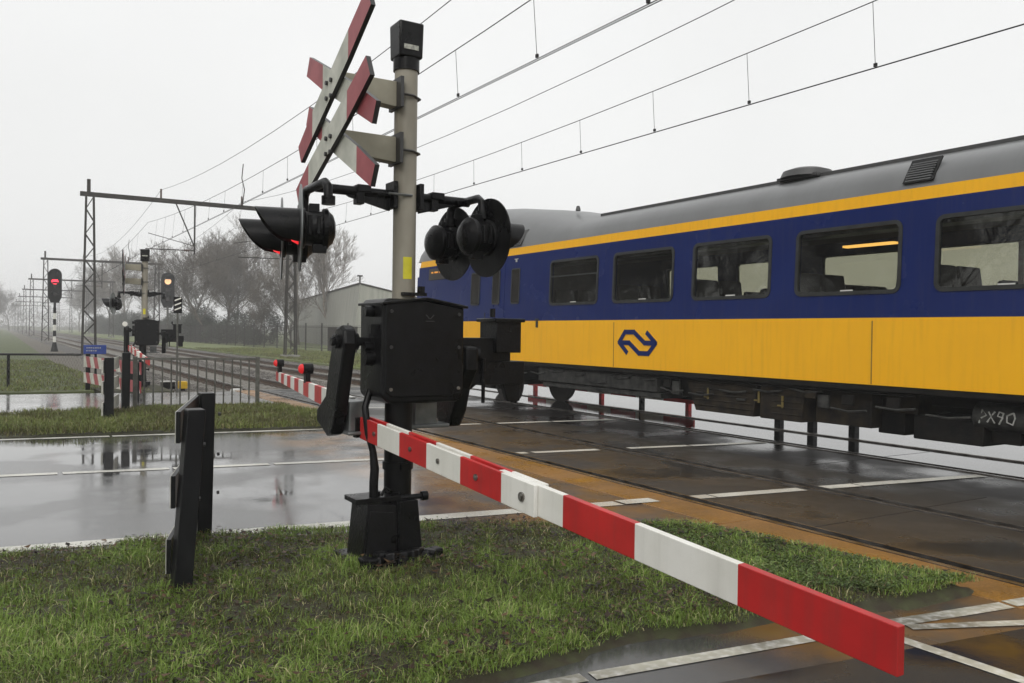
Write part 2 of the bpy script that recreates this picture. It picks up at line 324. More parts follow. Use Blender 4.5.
# ------------------------------------------------------------------ ground, road, paths
SL=-.155
def strip(mb, x0,x1,y0,y1,z,mi=0,sl=SL,th=None):      # a band running with the road; y given at x=0
    p=[(x0,y0+sl*x0,z),(x1,y0+sl*x1,z),(x1,y1+sl*x1,z),(x0,y1+sl*x0,z)]
    if th: mb.prism([Vector(q)-Vector((0,0,th)) for q in p],(0,0,th),mi)
    else: mb.quad(*p,mi)
g=MB(); g.quad((-2500,-300,-.30),(2500,-300,-.30),(2500,4000,-.30),(-2500,4000,-.30)); struct(g.build('ground','field'))
g=MB(); g.prism([(-60,-8,-.29),(5.27,-8,-.29),(5.27,3.02+SL*5.27,-.29),(-60,3.02-SL*60,-.29)],(0,0,.29))
struct(g.build('cycle_path','cpath'))
g=MB(); g.prism([(-70,3.02-SL*70,-.29),(5.27,3.02+SL*5.27,-.29),(5.27,13.06+SL*5.27,-.29),(-70,13.06-SL*70,-.29)],(0,0,.29))
struct(g.build('road','asphalt'))
# far verge soil and path
g=MB(); g.prism([(-70,13.06-SL*70,-.29),(4.85,13.06+SL*4.85,-.29),(4.75,16.25,-.29),(1.4,16.3,-.29),(-.3,15.95,-.29),(-70,21.5,-.29)],(0,0,.296)); struct(g.build('verge_soil','soil'))
g=MB(); g.prism([(-70,21.5,-.29),(-.3,15.95,-.29),(1.4,16.3,-.29),(4.75,16.25,-.29),(4.85,12.32,-.29),(5.27,12.25,-.29),(5.27,20.7,-.29),(3.6,20.75,-.29),(2.4,21.1,-.29),(-70,27.5,-.29)],(0,0,.285)); struct(g.build('path','fpath'))
# crossing panels between the rails
RAILS=(5.34,6.86,9.34,10.78)
def panels(x0,x1,y0,y1,name,m,z=0.0,n=6):
    g=MB(); step=(y1-y0)/n
    for i in range(n): g.span((x0,y0+i*step+.006,-.29),(x1,y0+(i+1)*step-.006,z))
    return struct(g.build(name,m,bevel=.006))
panels(4.86,5.285,-8,20.8,'ochre_kerb_strip','ochre',.006,9)
panels(5.455,6.80,-8,20.9,'crossing_panels','panel',0,7)
panels(6.98,8.0,-8,21,'crossing_panels','panel',0,7)
panels(8.0,9.29,-8,21.1,'train_shaded_panels','panelshade',-.004,10)  # shade painted into the panels where the train blocks the sky
panels(9.46,10.70,-8,21.3,'flooded_crossing_panels','flood',-.02,2)
g=MB(); g.span((10.88,-8,-.29),(60,22,-.02)); struct(g.build('far_side_road','flood'))
g=MB(); g.span((5.0,-8,-.28),(11,21.3,-.16)); struct(g.build('flangeway_bed','gap'))
# ballast and far fields
g=MB(); g.prism([(3.4,20.7,-.29),(13.0,20.7,-.29),(13.0,420,-.29),(3.4,420,-.29)],(0,0,.09)); struct(g.build('ballast_bed','ballast'))
g=MB(); g.prism([(1.9,21.9,-.29),(3.4,20.9,-.29),(3.4,420,-.29),(1.9,420,-.29)],(0,0,.20)); struct(g.build('gravel_track','rammed'))
g=MB(); g.prism([(-80,28.5,-.29),(1.9,21.9,-.29),(1.9,420,-.29),(-80,420,-.29)],(0,0,.28)); struct(g.build('left_field','field'))
g=MB(); g.prism([(13.0,24,-.29),(120,24,-.29),(120,420,-.29),(13.0,420,-.29)],(0,0,.20)); struct(g.build('right_field','fieldpale'))
g=MB(); g.prism([(2.0,21.2,-.29),(3.5,20.95,-.29),(3.5,23.6,-.29),(1.9,24,-.29)],(0,0,.30)); struct(g.build('post_mound_soil','soil'))

for xx in (5.30,5.452,6.803,6.968,9.298,9.452):
    g=MB(); g.span((xx-.008,-8,-.05),(xx+.008,20.8,.009)); struct(g.build('edging_strip','rail'))
# painted lines
g=MB(); y0=6.53
def dash(mb,x0,x1,yc,wd,sl,z=.004): strip(mb,x0,x1,yc-wd/2,yc+wd/2,z,0,sl)
g=MB(); dash(g,-60,3.72,6.53,.18,-.149)
g2=[(3.78,3.98),(4.30,4.68),(4.70,5.05)]
for a,b in g2: dash(g,a,b,6.53,.17,-.149,.010 if a>4.6 else .004)
for a,b in ((5.46,5.66),(5.68,6.72),(7.00,7.42),(7.44,8.0)): dash(g,a,b,6.53,.15,-.149)
dash(g,8.0,9.2,6.53,.14,-.149,.002)
g3=MB()
struct(g.build('near_edge_line','lineW'))
g=MB(); cuts=[-60]+[G(x,y)[0] for x,y in ((57,472.5),(62,472.2),(168,467.8),(172,467.6),(267,463.3),(272,463.1))]+[4.6]
for i in range(0,len(cuts),2): dash(g,cuts[i],cuts[i+1],9.77,.13,-.168)
for a,b in ((5.5,5.62),(5.70,6.6),(7.05,7.95)): dash(g,a,b,9.77,.13,-.168)
dash(g,8.0,9.2,9.77,.12,-.168,.002)
struct(g.build('centre_line','lineW'))
g=MB(); 
for a,b in ((-60,G(110,437)[0]),(G(113,437)[0],4.4)): dash(g,a,b,12.86,.13,-.137)
for a,b in ((5.5,6.7),(7.0,7.95)): dash(g,a,b,12.86,.13,-.137)
dash(g,8.0,9.2,12.86,.13,-.137,.002)
struct(g.build('far_edge_line','lineW'))
g=MB(); dash(g,5.5,6.7,16.2,.12,-.15); dash(g,7.0,7.95,16.2,.12,-.15); struct(g.build('far_path_line','lineW'))
def seg(mb,a,b,wd,z=.004):
    a=Vector((*a,0)); b=Vector((*b,0)); n=(b-a).cross(Vector((0,0,1))).normalized()*wd/2; k=Vector((0,0,z))
    mb.quad(a-n+k,b-n+k,b+n+k,a+n+k)
g=MB()
seg(g,(1.35,3.02),(2.18,2.935),.085); seg(g,(2.22,2.93),(3.62,2.74),.085); seg(g,(3.70,2.745),(4.85,2.565),.10); seg(g,(4.87,2.562),(5.28,2.50),.10,.009)
seg(g,(4.02,2.615),(4.84,2.262),.075,.006); seg(g,(4.87,2.25),(5.28,2.09),.075,.011); seg(g,(3.83,2.58),(3.87,1.2),.08,.003)
struct(g.build('cycle_path_line','lineworn'))

# ------------------------------------------------------------------ tracks
def sleeper_mesh():
    g=MB(); g.box((0,0,-.155),(2.5,.24,.10)); 
    return g
def track(xa,xb,y0,label):
    c=(xa+xb)/2; t=empty('railway_track',(c,21.3,0),label,'railway track','tracks through the crossing')
    for x in (xa,xb):
        g=MB(); 
        g.span((x-.036,-8,-.035),(x+.036,420,0),0); g.span((x-.010,-8,-.13),(x+.010,420,-.035),1); g.span((x-.07,-8,-.15),(x+.07,420,-.131),1)
        g.build('rail',['rail','railside'],t)
    first=None
    for i in range(100):
        y=y0+.3+i*.62
        if first is None:
            first=MB(); first.box((c,y,-.215),(2.5,.24,.12)); 
            for x in (xa,xb): first.box((x,y,-.147),(.30,.12,.03),1)
            first=first.build('sleeper',['sleeper','railside'],t,bevel=.01); y00=y
        else:
            q=first.copy(); COL.objects.link(q); q.parent=t; q.location=(0,y-y00,0)
    g=MB()
    for i in range(100,380): g.box((c,y0+.3+i*.62,-.215),(2.5,.24,.12))
    q=g.build('sleeper_row','sleeper',t); q['kind']='stuff'
    return t
track(RAILS[0],RAILS[1],21.0,'nearer empty railway track with embedded rails running from the crossing to the horizon')
track(RAILS[2],RAILS[3],21.4,'farther railway track on which the yellow and blue train stands')
# loose stones
def stones(x0,x1,y0,y1,n,smin,smax,z):
    base=np.array([(1,0,0),(-.9,.1,0),(0,1,.1),(.1,-1,0),(0,0,.8),(0,0,-.8)],float)
    tri=np.array([(0,2,4),(2,1,4),(1,3,4),(3,0,4),(2,0,5),(1,2,5),(3,1,5),(0,3,5)])
    k=RNG.uniform(smin,smax,n); px=RNG.uniform(x0,x1,n); py=y0+(y1-y0)*RNG.uniform(0,1,n)**1.5; th=RNG.uniform(0,6.28,n)
    v=base[None]*RNG.uniform(.6,1.2,(n,6,1))*k[:,None,None]
    c,s=np.cos(th)[:,None],np.sin(th)[:,None]; X=v[:,:,0]*c-v[:,:,1]*s; Y=v[:,:,0]*s+v[:,:,1]*c
    V=np.stack([X+px[:,None],Y+py[:,None],v[:,:,2]*.8+z+RNG.uniform(-.01,.02,(n,1))],2).reshape(-1,3)
    T=(tri[None]+np.arange(n)[:,None,None]*6).reshape(-1,3)
    return V,T
def rawmesh(name,V,T,m,tint=None,kind='stuff'):
    me=bpy.data.meshes.new(name); k=T.shape[1]
    me.vertices.add(len(V)); me.vertices.foreach_set('co',V.astype(np.float32).ravel())
    me.loops.add(T.size); me.loops.foreach_set('vertex_index',T.astype(np.int32).ravel())
    me.polygons.add(len(T)); me.polygons.foreach_set('loop_start',np.arange(0,T.size,k,dtype=np.int32))
    if tint is not None:
        a=me.attributes.new('tint','FLOAT','POINT'); a.data.foreach_set('value',tint.astype(np.float32))
    me.materials.append(M[m]); me.update(calc_edges=True); me.validate()
    ob=bpy.data.objects.new(name,me); COL.objects.link(ob); ob['kind']=kind; return ob
V1,T1=stones(3.3,13.1,20.95,60,52000,.02,.05,-.195)
rawmesh('ballast_gravel',V1,T1,'stone')['label']='grey brown ballast stones between and beside the rails'

# ------------------------------------------------------------------ train
def X0(z): return 8.6+ (max(0,z-1.7)*.035)
TY0,TY1=-11.0,18.72
tr=empty('passenger_coach',(10.06,4,0),'yellow and blue passenger coach with grey roof passing over the crossing','train')
PANES=[]; c=12.105
while c>-9.5: PANES.append((c-.735,c+.735)); c-=1.864
HO=[(a+.03,b-.03) for a,b in PANES]; ZB,ZT=2.03,2.80
def sidewall(x,sgn,both):
    def P(y,z): return ((x+ (X0(z)-8.6)*sgn), y, z)
    lo=MB(); lo.prism([P(TY0,.95),P(TY1-.05,.95),P(TY1-.05,1.725),P(TY0,1.725)],(.06*sgn,0,0)); 
    st=MB(); st.prism([P(TY0,3.02),P(TY1-.25,3.02),P(TY1-.3,3.16),P(TY0,3.16)],(.06*sgn,0,0))
    up=MB()
    def pan(y0,y1,z0,z1): up.prism([P(y0,z0),P(y1,z0),P(y1,z1),P(y0,z1)],(.06*sgn,0,0))
    pan(TY0,TY1-.06,1.725,ZB); pan(TY0,TY1-.2,ZT,3.02)
    ys=[TY1-.12]
    for a,b in HO: ys+= [b,a]
    ys.append(TY0)
    for i in range(0,len(ys),2): pan(ys[i+1],ys[i],ZB,ZT)
    return lo,st,up
for sgn,x in ((1,8.6),(-1,11.52)):
    ZB,ZT=(2.03,2.80) if sgn>0 else (2.05,2.80)
    lo,st,up=sidewall(x,sgn,True)
    lo.build('lower_side_panel','yellow',tr); st.build('cantrail_stripe','yellow',tr); up.build('upper_side_panel','blue',tr)
# skirt line, end wall, floor, ceiling
g=MB(); g.span((8.615,TY0,.885),(8.66,TY1-.1,.948)); g.span((11.46,TY0,.885),(11.505,TY1-.1,.948)); g.build('sole_bar','underframe',tr)
g=MB(); g.prism([(8.66,TY1-.12,.95),(11.46,TY1-.12,.95),(11.42,TY1-.3,3.16),(10.06,TY1-.35,3.9),(8.7,TY1-.3,3.16)],(0,.05,0)); g.build('end_wall','yellow',tr)
g=MB(); g.span((8.68,TY0,1.0),(11.44,TY1-.2,1.2)); g.build('floor','interior',tr)
g=MB(); g.span((8.72,TY0,3.0),(11.40,14.3,3.04)); g.build('ceiling','interior',tr)
g=MB()
for y in (14.3,-2.2,TY0+.1): g.span((8.68,y,1.2),(11.42,y+.05,3.0))
g.build('bulkhead','interior',tr)
g=MB(); g.span((8.75,3.55,1.2),(9.55,3.6,2.65)); g.span((10.7,3.55,1.2),(11.35,3.6,2.65)); g.span((10.6,5.5,1.2),(11.35,5.55,2.7)); g.build('partition','panelpink',tr)
for i,(a,b) in enumerate(PANES):
    for x in (9.1,9.6,10.55,11.05):
        if b<-4 and x>10: continue
        for yy,dr in ((a+.42,1),(b-.02,-1)):
            zt=2.32 if x<10 else 2.16+.04*((i*7)%3)
            g=MB(); g.box((x,yy,1.62),(.45,.42,.13)); g.prism([(x-.225,yy-.21*dr,1.65),(x-.225,yy-.30*dr,zt),(x-.225,yy-.20*dr,zt+.02),(x-.225,yy-.10*dr,1.65)],(.45,0,0))
            g.box((x,yy,1.4),(.08,.08,.4))
            g.build('seat','seat',tr,bevel=.03)
g=MB(); g.box((10.45,7.5,2.80),(.12,.80,.03)); g.build('ceiling_lamp','warmlamp',tr)
g=MB(); g.box((8.95,6.0,2.78),(.3,17,.04)); g.build('luggage_rack','greyplate',tr)
def rrect(y0,y1,z0,z1,r,n=5):
    pts=[]
    for cy,cz,a0 in ((y1-r,z1-r,0),(y0+r,z1-r,90),(y0+r,z0+r,180),(y1-r,z0+r,270)):
        for k in range(n+1): t=R(a0+90*k/n); pts.append((cy+r*math.cos(t),cz+r*math.sin(t)))
    return pts
def window(x,sgn,y0,y1,z0,z1,fw=.045,r=.10,bar=False,name='window',opaque=False,parent=None):
    par=parent or tr
    P=lambda y,z,d: (x+(X0(z)-8.6)*sgn-d*sgn,y,z)
    out=rrect(y0,y1,z0,z1,r); inn=rrect(y0+fw,y1-fw,z0+fw,z1-fw,max(r-fw,.02)); n=len(out); g=MB()
    rings=[[P(y,z,-.03) for y,z in out],[P(y,z,.012) for y,z in out],[P(y,z,.012) for y,z in inn],[P(y,z,-.03) for y,z in inn]]
    vs=[p for q in rings for p in q]; g.add(vs,[(i*n+k,i*n+(k+1)%n,(i+1)*n+(k+1)%n,(i+1)*n+k) if sgn<0 else (i*n+k,(i+1)*n+k,(i+1)*n+(k+1)%n,i*n+(k+1)%n) for i in range(3) for k in range(n)])
    if bar: zz=z0+(z1-z0)*.62; g.prism([P(y0+.03,zz,.008),P(y1-.03,zz,.008),P(y1-.03,zz+.025,.008),P(y0+.03,zz+.025,.008)],(.02*sgn,0,0))
    f=g.build(name,'trim',par)
    g=MB(); inn=rrect(y0+fw*.5,y1-fw*.5,z0+fw*.5,z1-fw*.5,r*.7)
    d=.006 if opaque else -.012
    g.prism([P(y,z,d) for y,z in inn],(.006*sgn,0,0)); g.build('glass','glass' if not opaque else 'darkpane',f)
    return f
for i,(a,b) in enumerate(PANES):
    window(8.6,1,a,b,2.0,2.83,bar=(i==0))
    if b>-4: window(11.52,-1,a,b,2.02,2.83)
    g=MB(); g.span((8.598,(a+b)/2-.12,2.045),(8.606,(a+b)/2+.05,2.06)); 
    if i<5: g.build('window_latch','lightgrey',tr)
# window glass catches: the entrance and its narrow windows
dr_=MB(); dr_.prism([(8.592,14.45,1.0),(8.592,15.95,1.0),(8.592,15.95,1.725),(8.592,14.45,1.725)],(.02,0,0),1)
dr_.prism([(8.592,14.45,1.727),(8.592,15.95,1.727),(8.592+.045,15.95,2.95),(8.592+.045,14.45,2.95)],(.02,0,0),0)
dr_.span((8.588,15.19,1.0),(8.60,15.21,1.9),2)
door=dr_.build('door',['blue','yellow','trim'],tr)
for y0,y1 in ((15.45,15.83),(14.62,14.92)): window(8.585,1,y0,y1,2.06,2.76,fw=.03,r=.05,opaque=True,parent=door)
window(8.6,1,13.88,14.2,2.06,2.76,fw=.03,r=.05,opaque=True)
g=MB(); g.prism([(8.62,17.1,2.70),(8.62,17.95,2.70),(8.628,17.95,2.96),(8.628,17.1,2.96)],(.02,0,0)); ds=g.build('destination_display','dispdark',tr)
g=MB(); 
for k,(y,l_) in enumerate(((17.7,.10),(17.56,.07),(17.46,.09),(17.34,.05))): g.span((8.612,y,2.85),(8.618,y+l_,2.885))
g.build('display_text','ledorange',ds)
g=MB(); g.span((8.625,14.0,2.88),(8.635,14.05,2.93)); g.span((8.625,13.96,2.93),(8.635,14.09,2.945)); g.build('door_pictogram','marks',tr)
# operator emblem: two interlocked arrows
def stroke(mb,pts,wd,xf,mi=0,th=.004):
    for i in range(len(pts)-1):
        a=Vector((pts[i][0],pts[i][1])); b=Vector((pts[i+1][0],pts[i+1][1])); d=(b-a).normalized(); n=Vector((-d.y,d.x))*wd/2
        a2=a-d*wd*.28*(i>0); b2=b+d*wd*.28*(i<len(pts)-2)
        o_=-.0004*i
        mb.prism([xf(*(q),o_) for q in (a2-n,b2-n,b2+n,a2+n)],(th,0,0),mi)
def logo(y_left,z_top,wdt,hgt,parent):
    sx=wdt/175.; sz=hgt/106.
    xf=lambda x,y,o_: (8.588+o_, y_left-(x-85)*sx, z_top-(y-462)*sz)
    g=MB(); t=17
    s1=[(212,467),(252,514),(222,560),(182,560),(138,515),(96,515)]; s2=[(132,562),(94,514),(120,467),(160,467),(206,514),(252,514)]
    conv=lambda pts:[(y_left-(x-85)*sx, z_top-(y-462)*sz) for x,y in pts]
    for k,s_ in enumerate((s1,s2)): stroke(g,conv(s_),.075,lambda y,z,o_:(8.594+o_-.003*k,y,z))
    return g.build('emblem','blue',parent)
logo(10.80,1.55,.98,.38,tr)
# roof
def roofprof(s):
    base=[(8.655,3.16),(8.70,3.30),(8.80,3.42),(9.02,3.53),(9.30,3.63),(9.60,3.69),(10.06,3.73)]
    hump=[(8.655,3.16),(8.72,3.55),(8.90,3.92),(9.12,4.12),(9.40,4.22),(9.70,4.28),(10.06,4.30)]
    pr=[(b[0],b[1]*(1-s)+h_[1]*s) for b,h_ in zip(base,hump)]
    return pr+[(20.12-x,z) for x,z in pr[-2::-1]]
secs=[(TY0,0),(12.2,0),(12.9,.12),(13.6,.36),(14.4,.58),(15.3,.80),(16.2,.95),(16.9,1.0),(17.4,.93),(17.9,.70),(18.3,.38),(18.55,.1),(18.68,-.6)]
g=MB(); vs=[]; n=13
for y,s in secs:
    for x,z in roofprof(s): vs.append((x,y,max(z,3.16)))
g.add(vs,[(i*n+k,(i+1)*n+k,(i+1)*n+k+1,i*n+k+1) for i in range(len(secs)-1) for k in range(n-1)],0,True)
g.build('roof','roof',tr)
g=MB()
for x,z in ((9.30,3.655),(9.52,3.70)): g.box((x,.6,z-.008),(.03,23.2,.05))
g.build('roof_rib','roofdark',tr)
g=MB(); g.lathe([(0,.14),(.2,.13),(.32,.09),(.36,0)],(9.42,7.75,3.66),(0,0,1)); g.box((9.42,7.75,3.66),(.45,.66,.04)); g.build('roof_ventilator','roofdark',tr)
g=MB(); 
for k in range(8):
    t=(k+.5)/8; y=5.48+ .0; z=3.235+t*.235; xx=8.668+ (.05*t+ .10*t*t); g.box((xx-.012,5.62,z),(.03,.30,.014))
g.prism([(8.66,5.44,3.22),(8.66,5.80,3.22),(8.84,5.80,3.50),(8.84,5.44,3.50)],(-.022,0,.006),1)
g.build('roof_vent_grille',['roof','black'],tr)
g=MB(); g.prism([(8.66,13.9,3.2),(8.66,14.7,3.2),(8.76,14.5,3.5),(8.76,13.75,3.5)],(-.03,0,0),0)
for k in range(7): g.box((8.635+k*.014,14.25,3.24+k*.036),(.02,.6,.012),1)
g.build('cab_vent_grille',['roofdark','roof'],tr)
g=MB(); g.lathe([(.0,.10),(.03,.09),(.045,.04),(.05,0)],(9.5,13.2,3.86),(0,0,1),n=12); g.build('roof_aerial','roofdark',tr)
# underfloor
def und(name,m,boxes,bev=.015):
    g=MB()
    for a,b in boxes: g.span(a,b)
    return g.build(name,m,tr,bevel=bev)
und('centre_sill','underframe',[((9.2,TY0,.72),(10.9,TY1-.8,.90)),((9.6,5.2,.44),(10.8,14.6,.73))])  # lower box added to block sky light reflected under the coach
und('battery_box','underworn',[((8.70,9.95,.60),(9.2,13.3,.86)),((8.74,9.9,.50),(9.3,13.2,.59))])
g=MB(); 
for y0,y1 in ((7.95,9.32),(7.15,7.88)):
    g.prism([(8.72,y0+.0,.86),(8.72,y1,.86),(8.72,y1-.22 if y0>7.9 else y1,.40),(8.72,y0+.05,.40)],(1.1,0,0))
    for k in range(5): g.span((8.705,y0+.05,.48+k*.08),(8.72,y1-.2,.495+k*.08))
g.build('equipment_case','underbrown',tr,bevel=.02)
und('air_unit','underbrown',[((8.8,6.25,.42),(9.6,7.05,.86)),((8.95,5.75,.62),(9.7,6.15,.86))])
und('brake_frame','underframe',[((9.0,5.95,.36),(9.2,6.3,.8)),((8.85,4.95,.36),(9.9,5.75,.62)),((8.95,4.62,.40),(9.9,4.93,.88)),((9.2,7.0,.55),(9.9,13.6,.85)),((9.0,9.35,.55),(9.2,9.7,.86))])
g=MB(); g.cyl((8.95,3.2,.68),(8.95,5.05,.68),.15,n=20); tk=g.build('air_tank','underworn',tr,bevel=.01)
g=MB(); 
def scr(pts): g.tube([(8.955-.157*math.cos((z-.68)/.16),y,z) for y,z in pts],.009,5)
u=lambda x,z: (4.98-x*.055, .68+z*.055)
scr([u(0,-1.2),u(.6,1.4),u(1.5,.4),u(.5,-.2)]); scr([u(1.6,-.9),u(3,1.2)]); scr([u(1.8,1.1),u(3,-1)])
scr([u(4.5,.2),u(3.6,.4),u(3.8,1.2),u(4.6,1.0),u(4.5,.1),u(3.8,-1.1)]); scr([u(6.4,1.2),u(5.3,.6),u(5.3,-.6),u(6.3,-1),u(6.8,.3),u(6.4,1.2)])
g.build('scrawl','marks',tk)
def bogie(yc,wb=1.25):
    g=MB(); 
    for x in (9.02,11.1): g.span((x-.06,yc-1.5,.50),(x+.06,yc+1.5,.72)); g.span((x-.09,yc-.35,.38),(x+.09,yc+.35,.85)); g.span((x-.07,yc-1.45,.30),(x+.05,yc-.85,.55)); g.span((x-.07,yc+.85,.30),(x+.05,yc+1.2,.55))
    g.span((9.1,yc-.3,.45),(11.0,yc+.3,.7))
    b=g.build('bogie','underframe',tr,bevel=.03)
    for dy in (-wb,wb):
        for x,s in ((9.34,-1),(10.78,1)):
            w_=MB(); w_.lathe([(.0,.03*1),(.16,.03),(.18,0),(.36,0),(.38,.03),(.45,.03),(.46,.07),(.46,.13),(.49,.135),(.49,.16),(.3,.16),(0,.16)],(x+s*.07,yc+dy,.452),(-s,0,0),n=32); w_.build('wheel','wheel',b)
        w_=MB(); w_.cyl((9.3,yc+dy,.45),(10.8,yc+dy,.45),.08); w_.build('axle','underframe',b)
    for dy in (-.5,.5): 
        w_=MB(); w_.tube([(8.93+.09*math.cos(k*.7),yc+dy+.09*math.sin(k*.7),.42+k*.0085) for k in range(48)],.018,6); w_.build('spring','underframe',b)
bogie(16.69); bogie(3.2,.95)
rc=random.Random(4)
for k in range(16):
    y=5.0+k*.62; z=rc.uniform(.62,.84); g=MB(); g.tube([(8.69,y,z),(8.69,y+.25,z-.03),(8.69,y+.5,z+rc.uniform(-.02,.02))],.014,6); g.build('pipe','underworn',tr)
for y0,y1,z in ((5.0,13.5,.875),(5.6,13.0,.845)):
    g=MB(); g.cyl((8.675,y0,z),(8.675,y1,z),.011,n=6); g.build('conduit','underframe',tr)
for y,z,h_ in ((6.5,.74,.12),(6.85,.7,.16),(7.05,.77,.1),(8.2,.62,.03),(9.0,.66,.03),(5.9,.75,.14),(9.5,.7,.2),(9.7,.76,.12)):
    g=MB(); g.box((8.70,y,z),(.03,.16,h_)); g.build('cover_plate',rc.choice(['underbrown','underworn','underframe']),tr,bevel=.008)
for y in (10.9,6.12): 
    g=MB(); g.span((8.5955,y-.006,.96),(8.602,y+.006,1.69)); g.build('panel_seam','trim_thin',tr)
g=MB(); g.span((8.585,13.18,1.60),(8.60,13.24,1.72)); g.box((8.59,13.21,1.75),(.02,.10,.03)); g.build('valve','trim',tr)
for y,z in ((7.9,.68),(8.85,.66),(7.5,.64)):
    g=MB(); g.box((8.712,y,z),(.012,.03,.16)); g.box((8.712,y+.04,z-.05),(.012,.08,.02)); g.build('latch','yellowdull',tr) 
g=MB(); g.span((8.9,15.2,.5),(10.5,17.8,.88)); g.span((8.8,15.3,.35),(8.95,15.9,.5)); g.build('cab_underbox','underframe',tr,bevel=.03)

# ------------------------------------------------------------------ barrier post with signals
BX,BY=2.13,4.98
bp_=empty('barrier_post',(BX,BY,0),'tall beige post with stacked red-white crosses and black barrier machine in the near grass','barrier','level crossing barrier posts')
def bseg(mb,p0,p1,h0,h1,th,cuts,cols,org_off=Vector((0,0,0))):
    """tapering striped board from p0 to p1, heights h0..h1 (vertical), thickness th"""
    p0=Vector(p0); p1=Vector(p1); d=(p1-p0); n=d.cross(Vector((0,0,1))).normalized()*th/2
    for i in range(len(cuts)-1):
        a,b=cuts[i],cuts[i+1]; pa=p0+d*a; pb=p0+d*b; ha=(h0+(h1-h0)*a)/2; hb=(h0+(h1-h0)*b)/2; z=Vector((0,0,1))
        q=[pa-z*ha,pb-z*hb,pb+z*hb,pa+z*ha]
        vs=[v-n for v in q]+[v+n for v in q]
        fs=[(0,1,2,3),(7,6,5,4),(0,4,5,1),(3,2,6,7)]
        if i==0: fs.append((0,3,7,4))
        if i==len(cuts)-2: fs.append((1,5,6,2))
        mb.add(vs,fs,cols[i])
# pole
PX_=BX+.085
g=MB(); g.cyl((PX_,BY,1.60),(PX_,BY,3.20),.074,n=24); pole=g.build('pole','pole',bp_)
g=MB(); g.span((BX-.055,BY-.078,1.83),(BX-.02+.01,BY-.0705,1.99)); 
g=MB()
for k in range(5):
    a0=R(-118+k*9); a1=R(-118+(k+1)*9); rr=.0755; g.quad((PX_+rr*math.cos(a0),BY+rr*math.sin(a0),1.83),(PX_+rr*math.cos(a1),BY+rr*math.sin(a1),1.83),(PX_+rr*math.cos(a1),BY+rr*math.sin(a1),1.97),(PX_+rr*math.cos(a0),BY+rr*math.sin(a0),1.97))
st=g.build('sticker','sticker',pole,label='yellow sticker low on the pole')
g=MB(); g.cyl((PX_,BY,3.16),(PX_,BY,3.235),.084,n=24); g.box((PX_,BY,3.347),(.16,.16,.225),taper=1.06); cap=g.build('pole_cap','black',bp_,bevel=.012)
g=MB(); g.span((BX+.03,BY-.088,3.28),(BX+.13,BY-.0835,3.31)); g.build('cap_label','dullsticker',cap)
CXP=1.73
for zb in (3.0,2.65):
    g=MB(); g.prism([(CXP+.03,BY-.05,zb-.06),(BX,BY-.05,zb-.085),(BX,BY-.05,zb+.075),(CXP+.03,BY-.05,zb+.075)],(0,.09,0)); br=g.build('cross_bracket','bracket',bp_,bevel=.004)
    g=MB(); g.box((BX+.01,BY-.02,zb),(.022,.19,.19)); g.build('bracket_plate','darkbolt',br)
    g=MB(); g.tube([(BX,BY-.095,zb-.01),(BX+.10,BY-.09,zb-.01),(BX+.17,BY-.03,zb-.01),(BX+.17,BY+.04,zb-.01),(BX+.09,BY+.09,zb-.01)],.008,6); g.build('clamp','darkbolt',br)
# crosses: boards in the plane facing the road traffic, ends cut upright
def blade(ya,za,yb,zb,wv,x,reds=(.28,.72),notch=False):
    """ya/za high end, yb/zb low end centre; wv vertical width"""
    g=MB(); cuts=[0,reds[0],reds[1],1]; cols=[0,1,0]
    pa=Vector((x,ya,za)); pb=Vector((x,yb,zb)); d=pb-pa; zz=Vector((0,0,wv/2)); th=Vector((.028,0,0))
    for i in range(3):
        a=pa+d*cuts[i]; b=pa+d*cuts[i+1]; q=[a-zz,b-zz,b+zz,a+zz]
        if i==0: q=[a-zz*.75,b-zz,b+zz,a+d*.05+zz]   # clipped corner
        if i==2: q=[a-zz,b-d*.05-zz,b+zz*.75,a+zz]
        vs=q+[v+th for v in q]; fs=[(3,2,1,0),(4,5,6,7),(0,1,5,4),(2,3,7,6)]
        if i==0: fs.append((0,4,7,3))
        if i==2: fs.append((1,2,6,5))
        g.add(vs,fs[:2],cols[i]); g.add(vs,fs[2:],2)
        # dark back sheet edge
        k=Vector((.0285,0,0)); 
    return g
XW=CXP+.02
for (zc_,pts) in ((2.97,((4.32,3.335,5.60,2.665),(5.53,3.25,4.30,2.69))),(2.63,((4.32,2.955,5.64,2.385),(5.53,2.925,4.31,2.345)))):
    cr_=None
    for i,(ya,za,yb,zb) in enumerate(pts):
        g=blade(ya,za,yb,zb,.170 if i==0 else .16,XW-.012-(.030 if i==0 else 0), reds=(.27,.77) if zc_>2.8 or i else (.27,.80))
        ob=g.build('cross_blade',['faded_red','faded_white','darkbolt'],bp_)
        if i==0: c0=ob
    for dy,dz in ((.04,.045),(-.04,.045),(.04,-.05),(-.04,-.05)):
        g=MB(); g.cyl((XW-.056,BY+dy+.0,zc_+dz),(XW-.04,BY+dy,zc_+dz),.014,n=8); g.build('cross_bolt','darkbolt',c0)
# crossarm and lamps
g=MB(); zA=2.36
g.cyl((1.63,BY,zA+.005),(2.68,BY,zA+.005),.030,n=12)
for x0,x1 in ((1.74,2.11),(2.31,2.56)):
    g.prism([(x0,BY-.012,zA+.02),(x1,BY-.012,zA+.02),(x1,BY-.012,zA-.10 if x1<2.2 else zA-.03),(x0+.1 if x1<2.2 else x0,BY-.012,zA-.035 if x1<2.2 else zA-.10)],(0,.024,0))
    g.box(((x0+x1)/2,BY,zA+.022),(.09,.09,.045)); g.box(((x0+x1)/2-.02,BY,zA-.03),(.05,.07,.09))
g.box((2.125,BY,zA),(.03,.14,.17)); g.box((2.305,BY,zA),(.03,.14,.17))
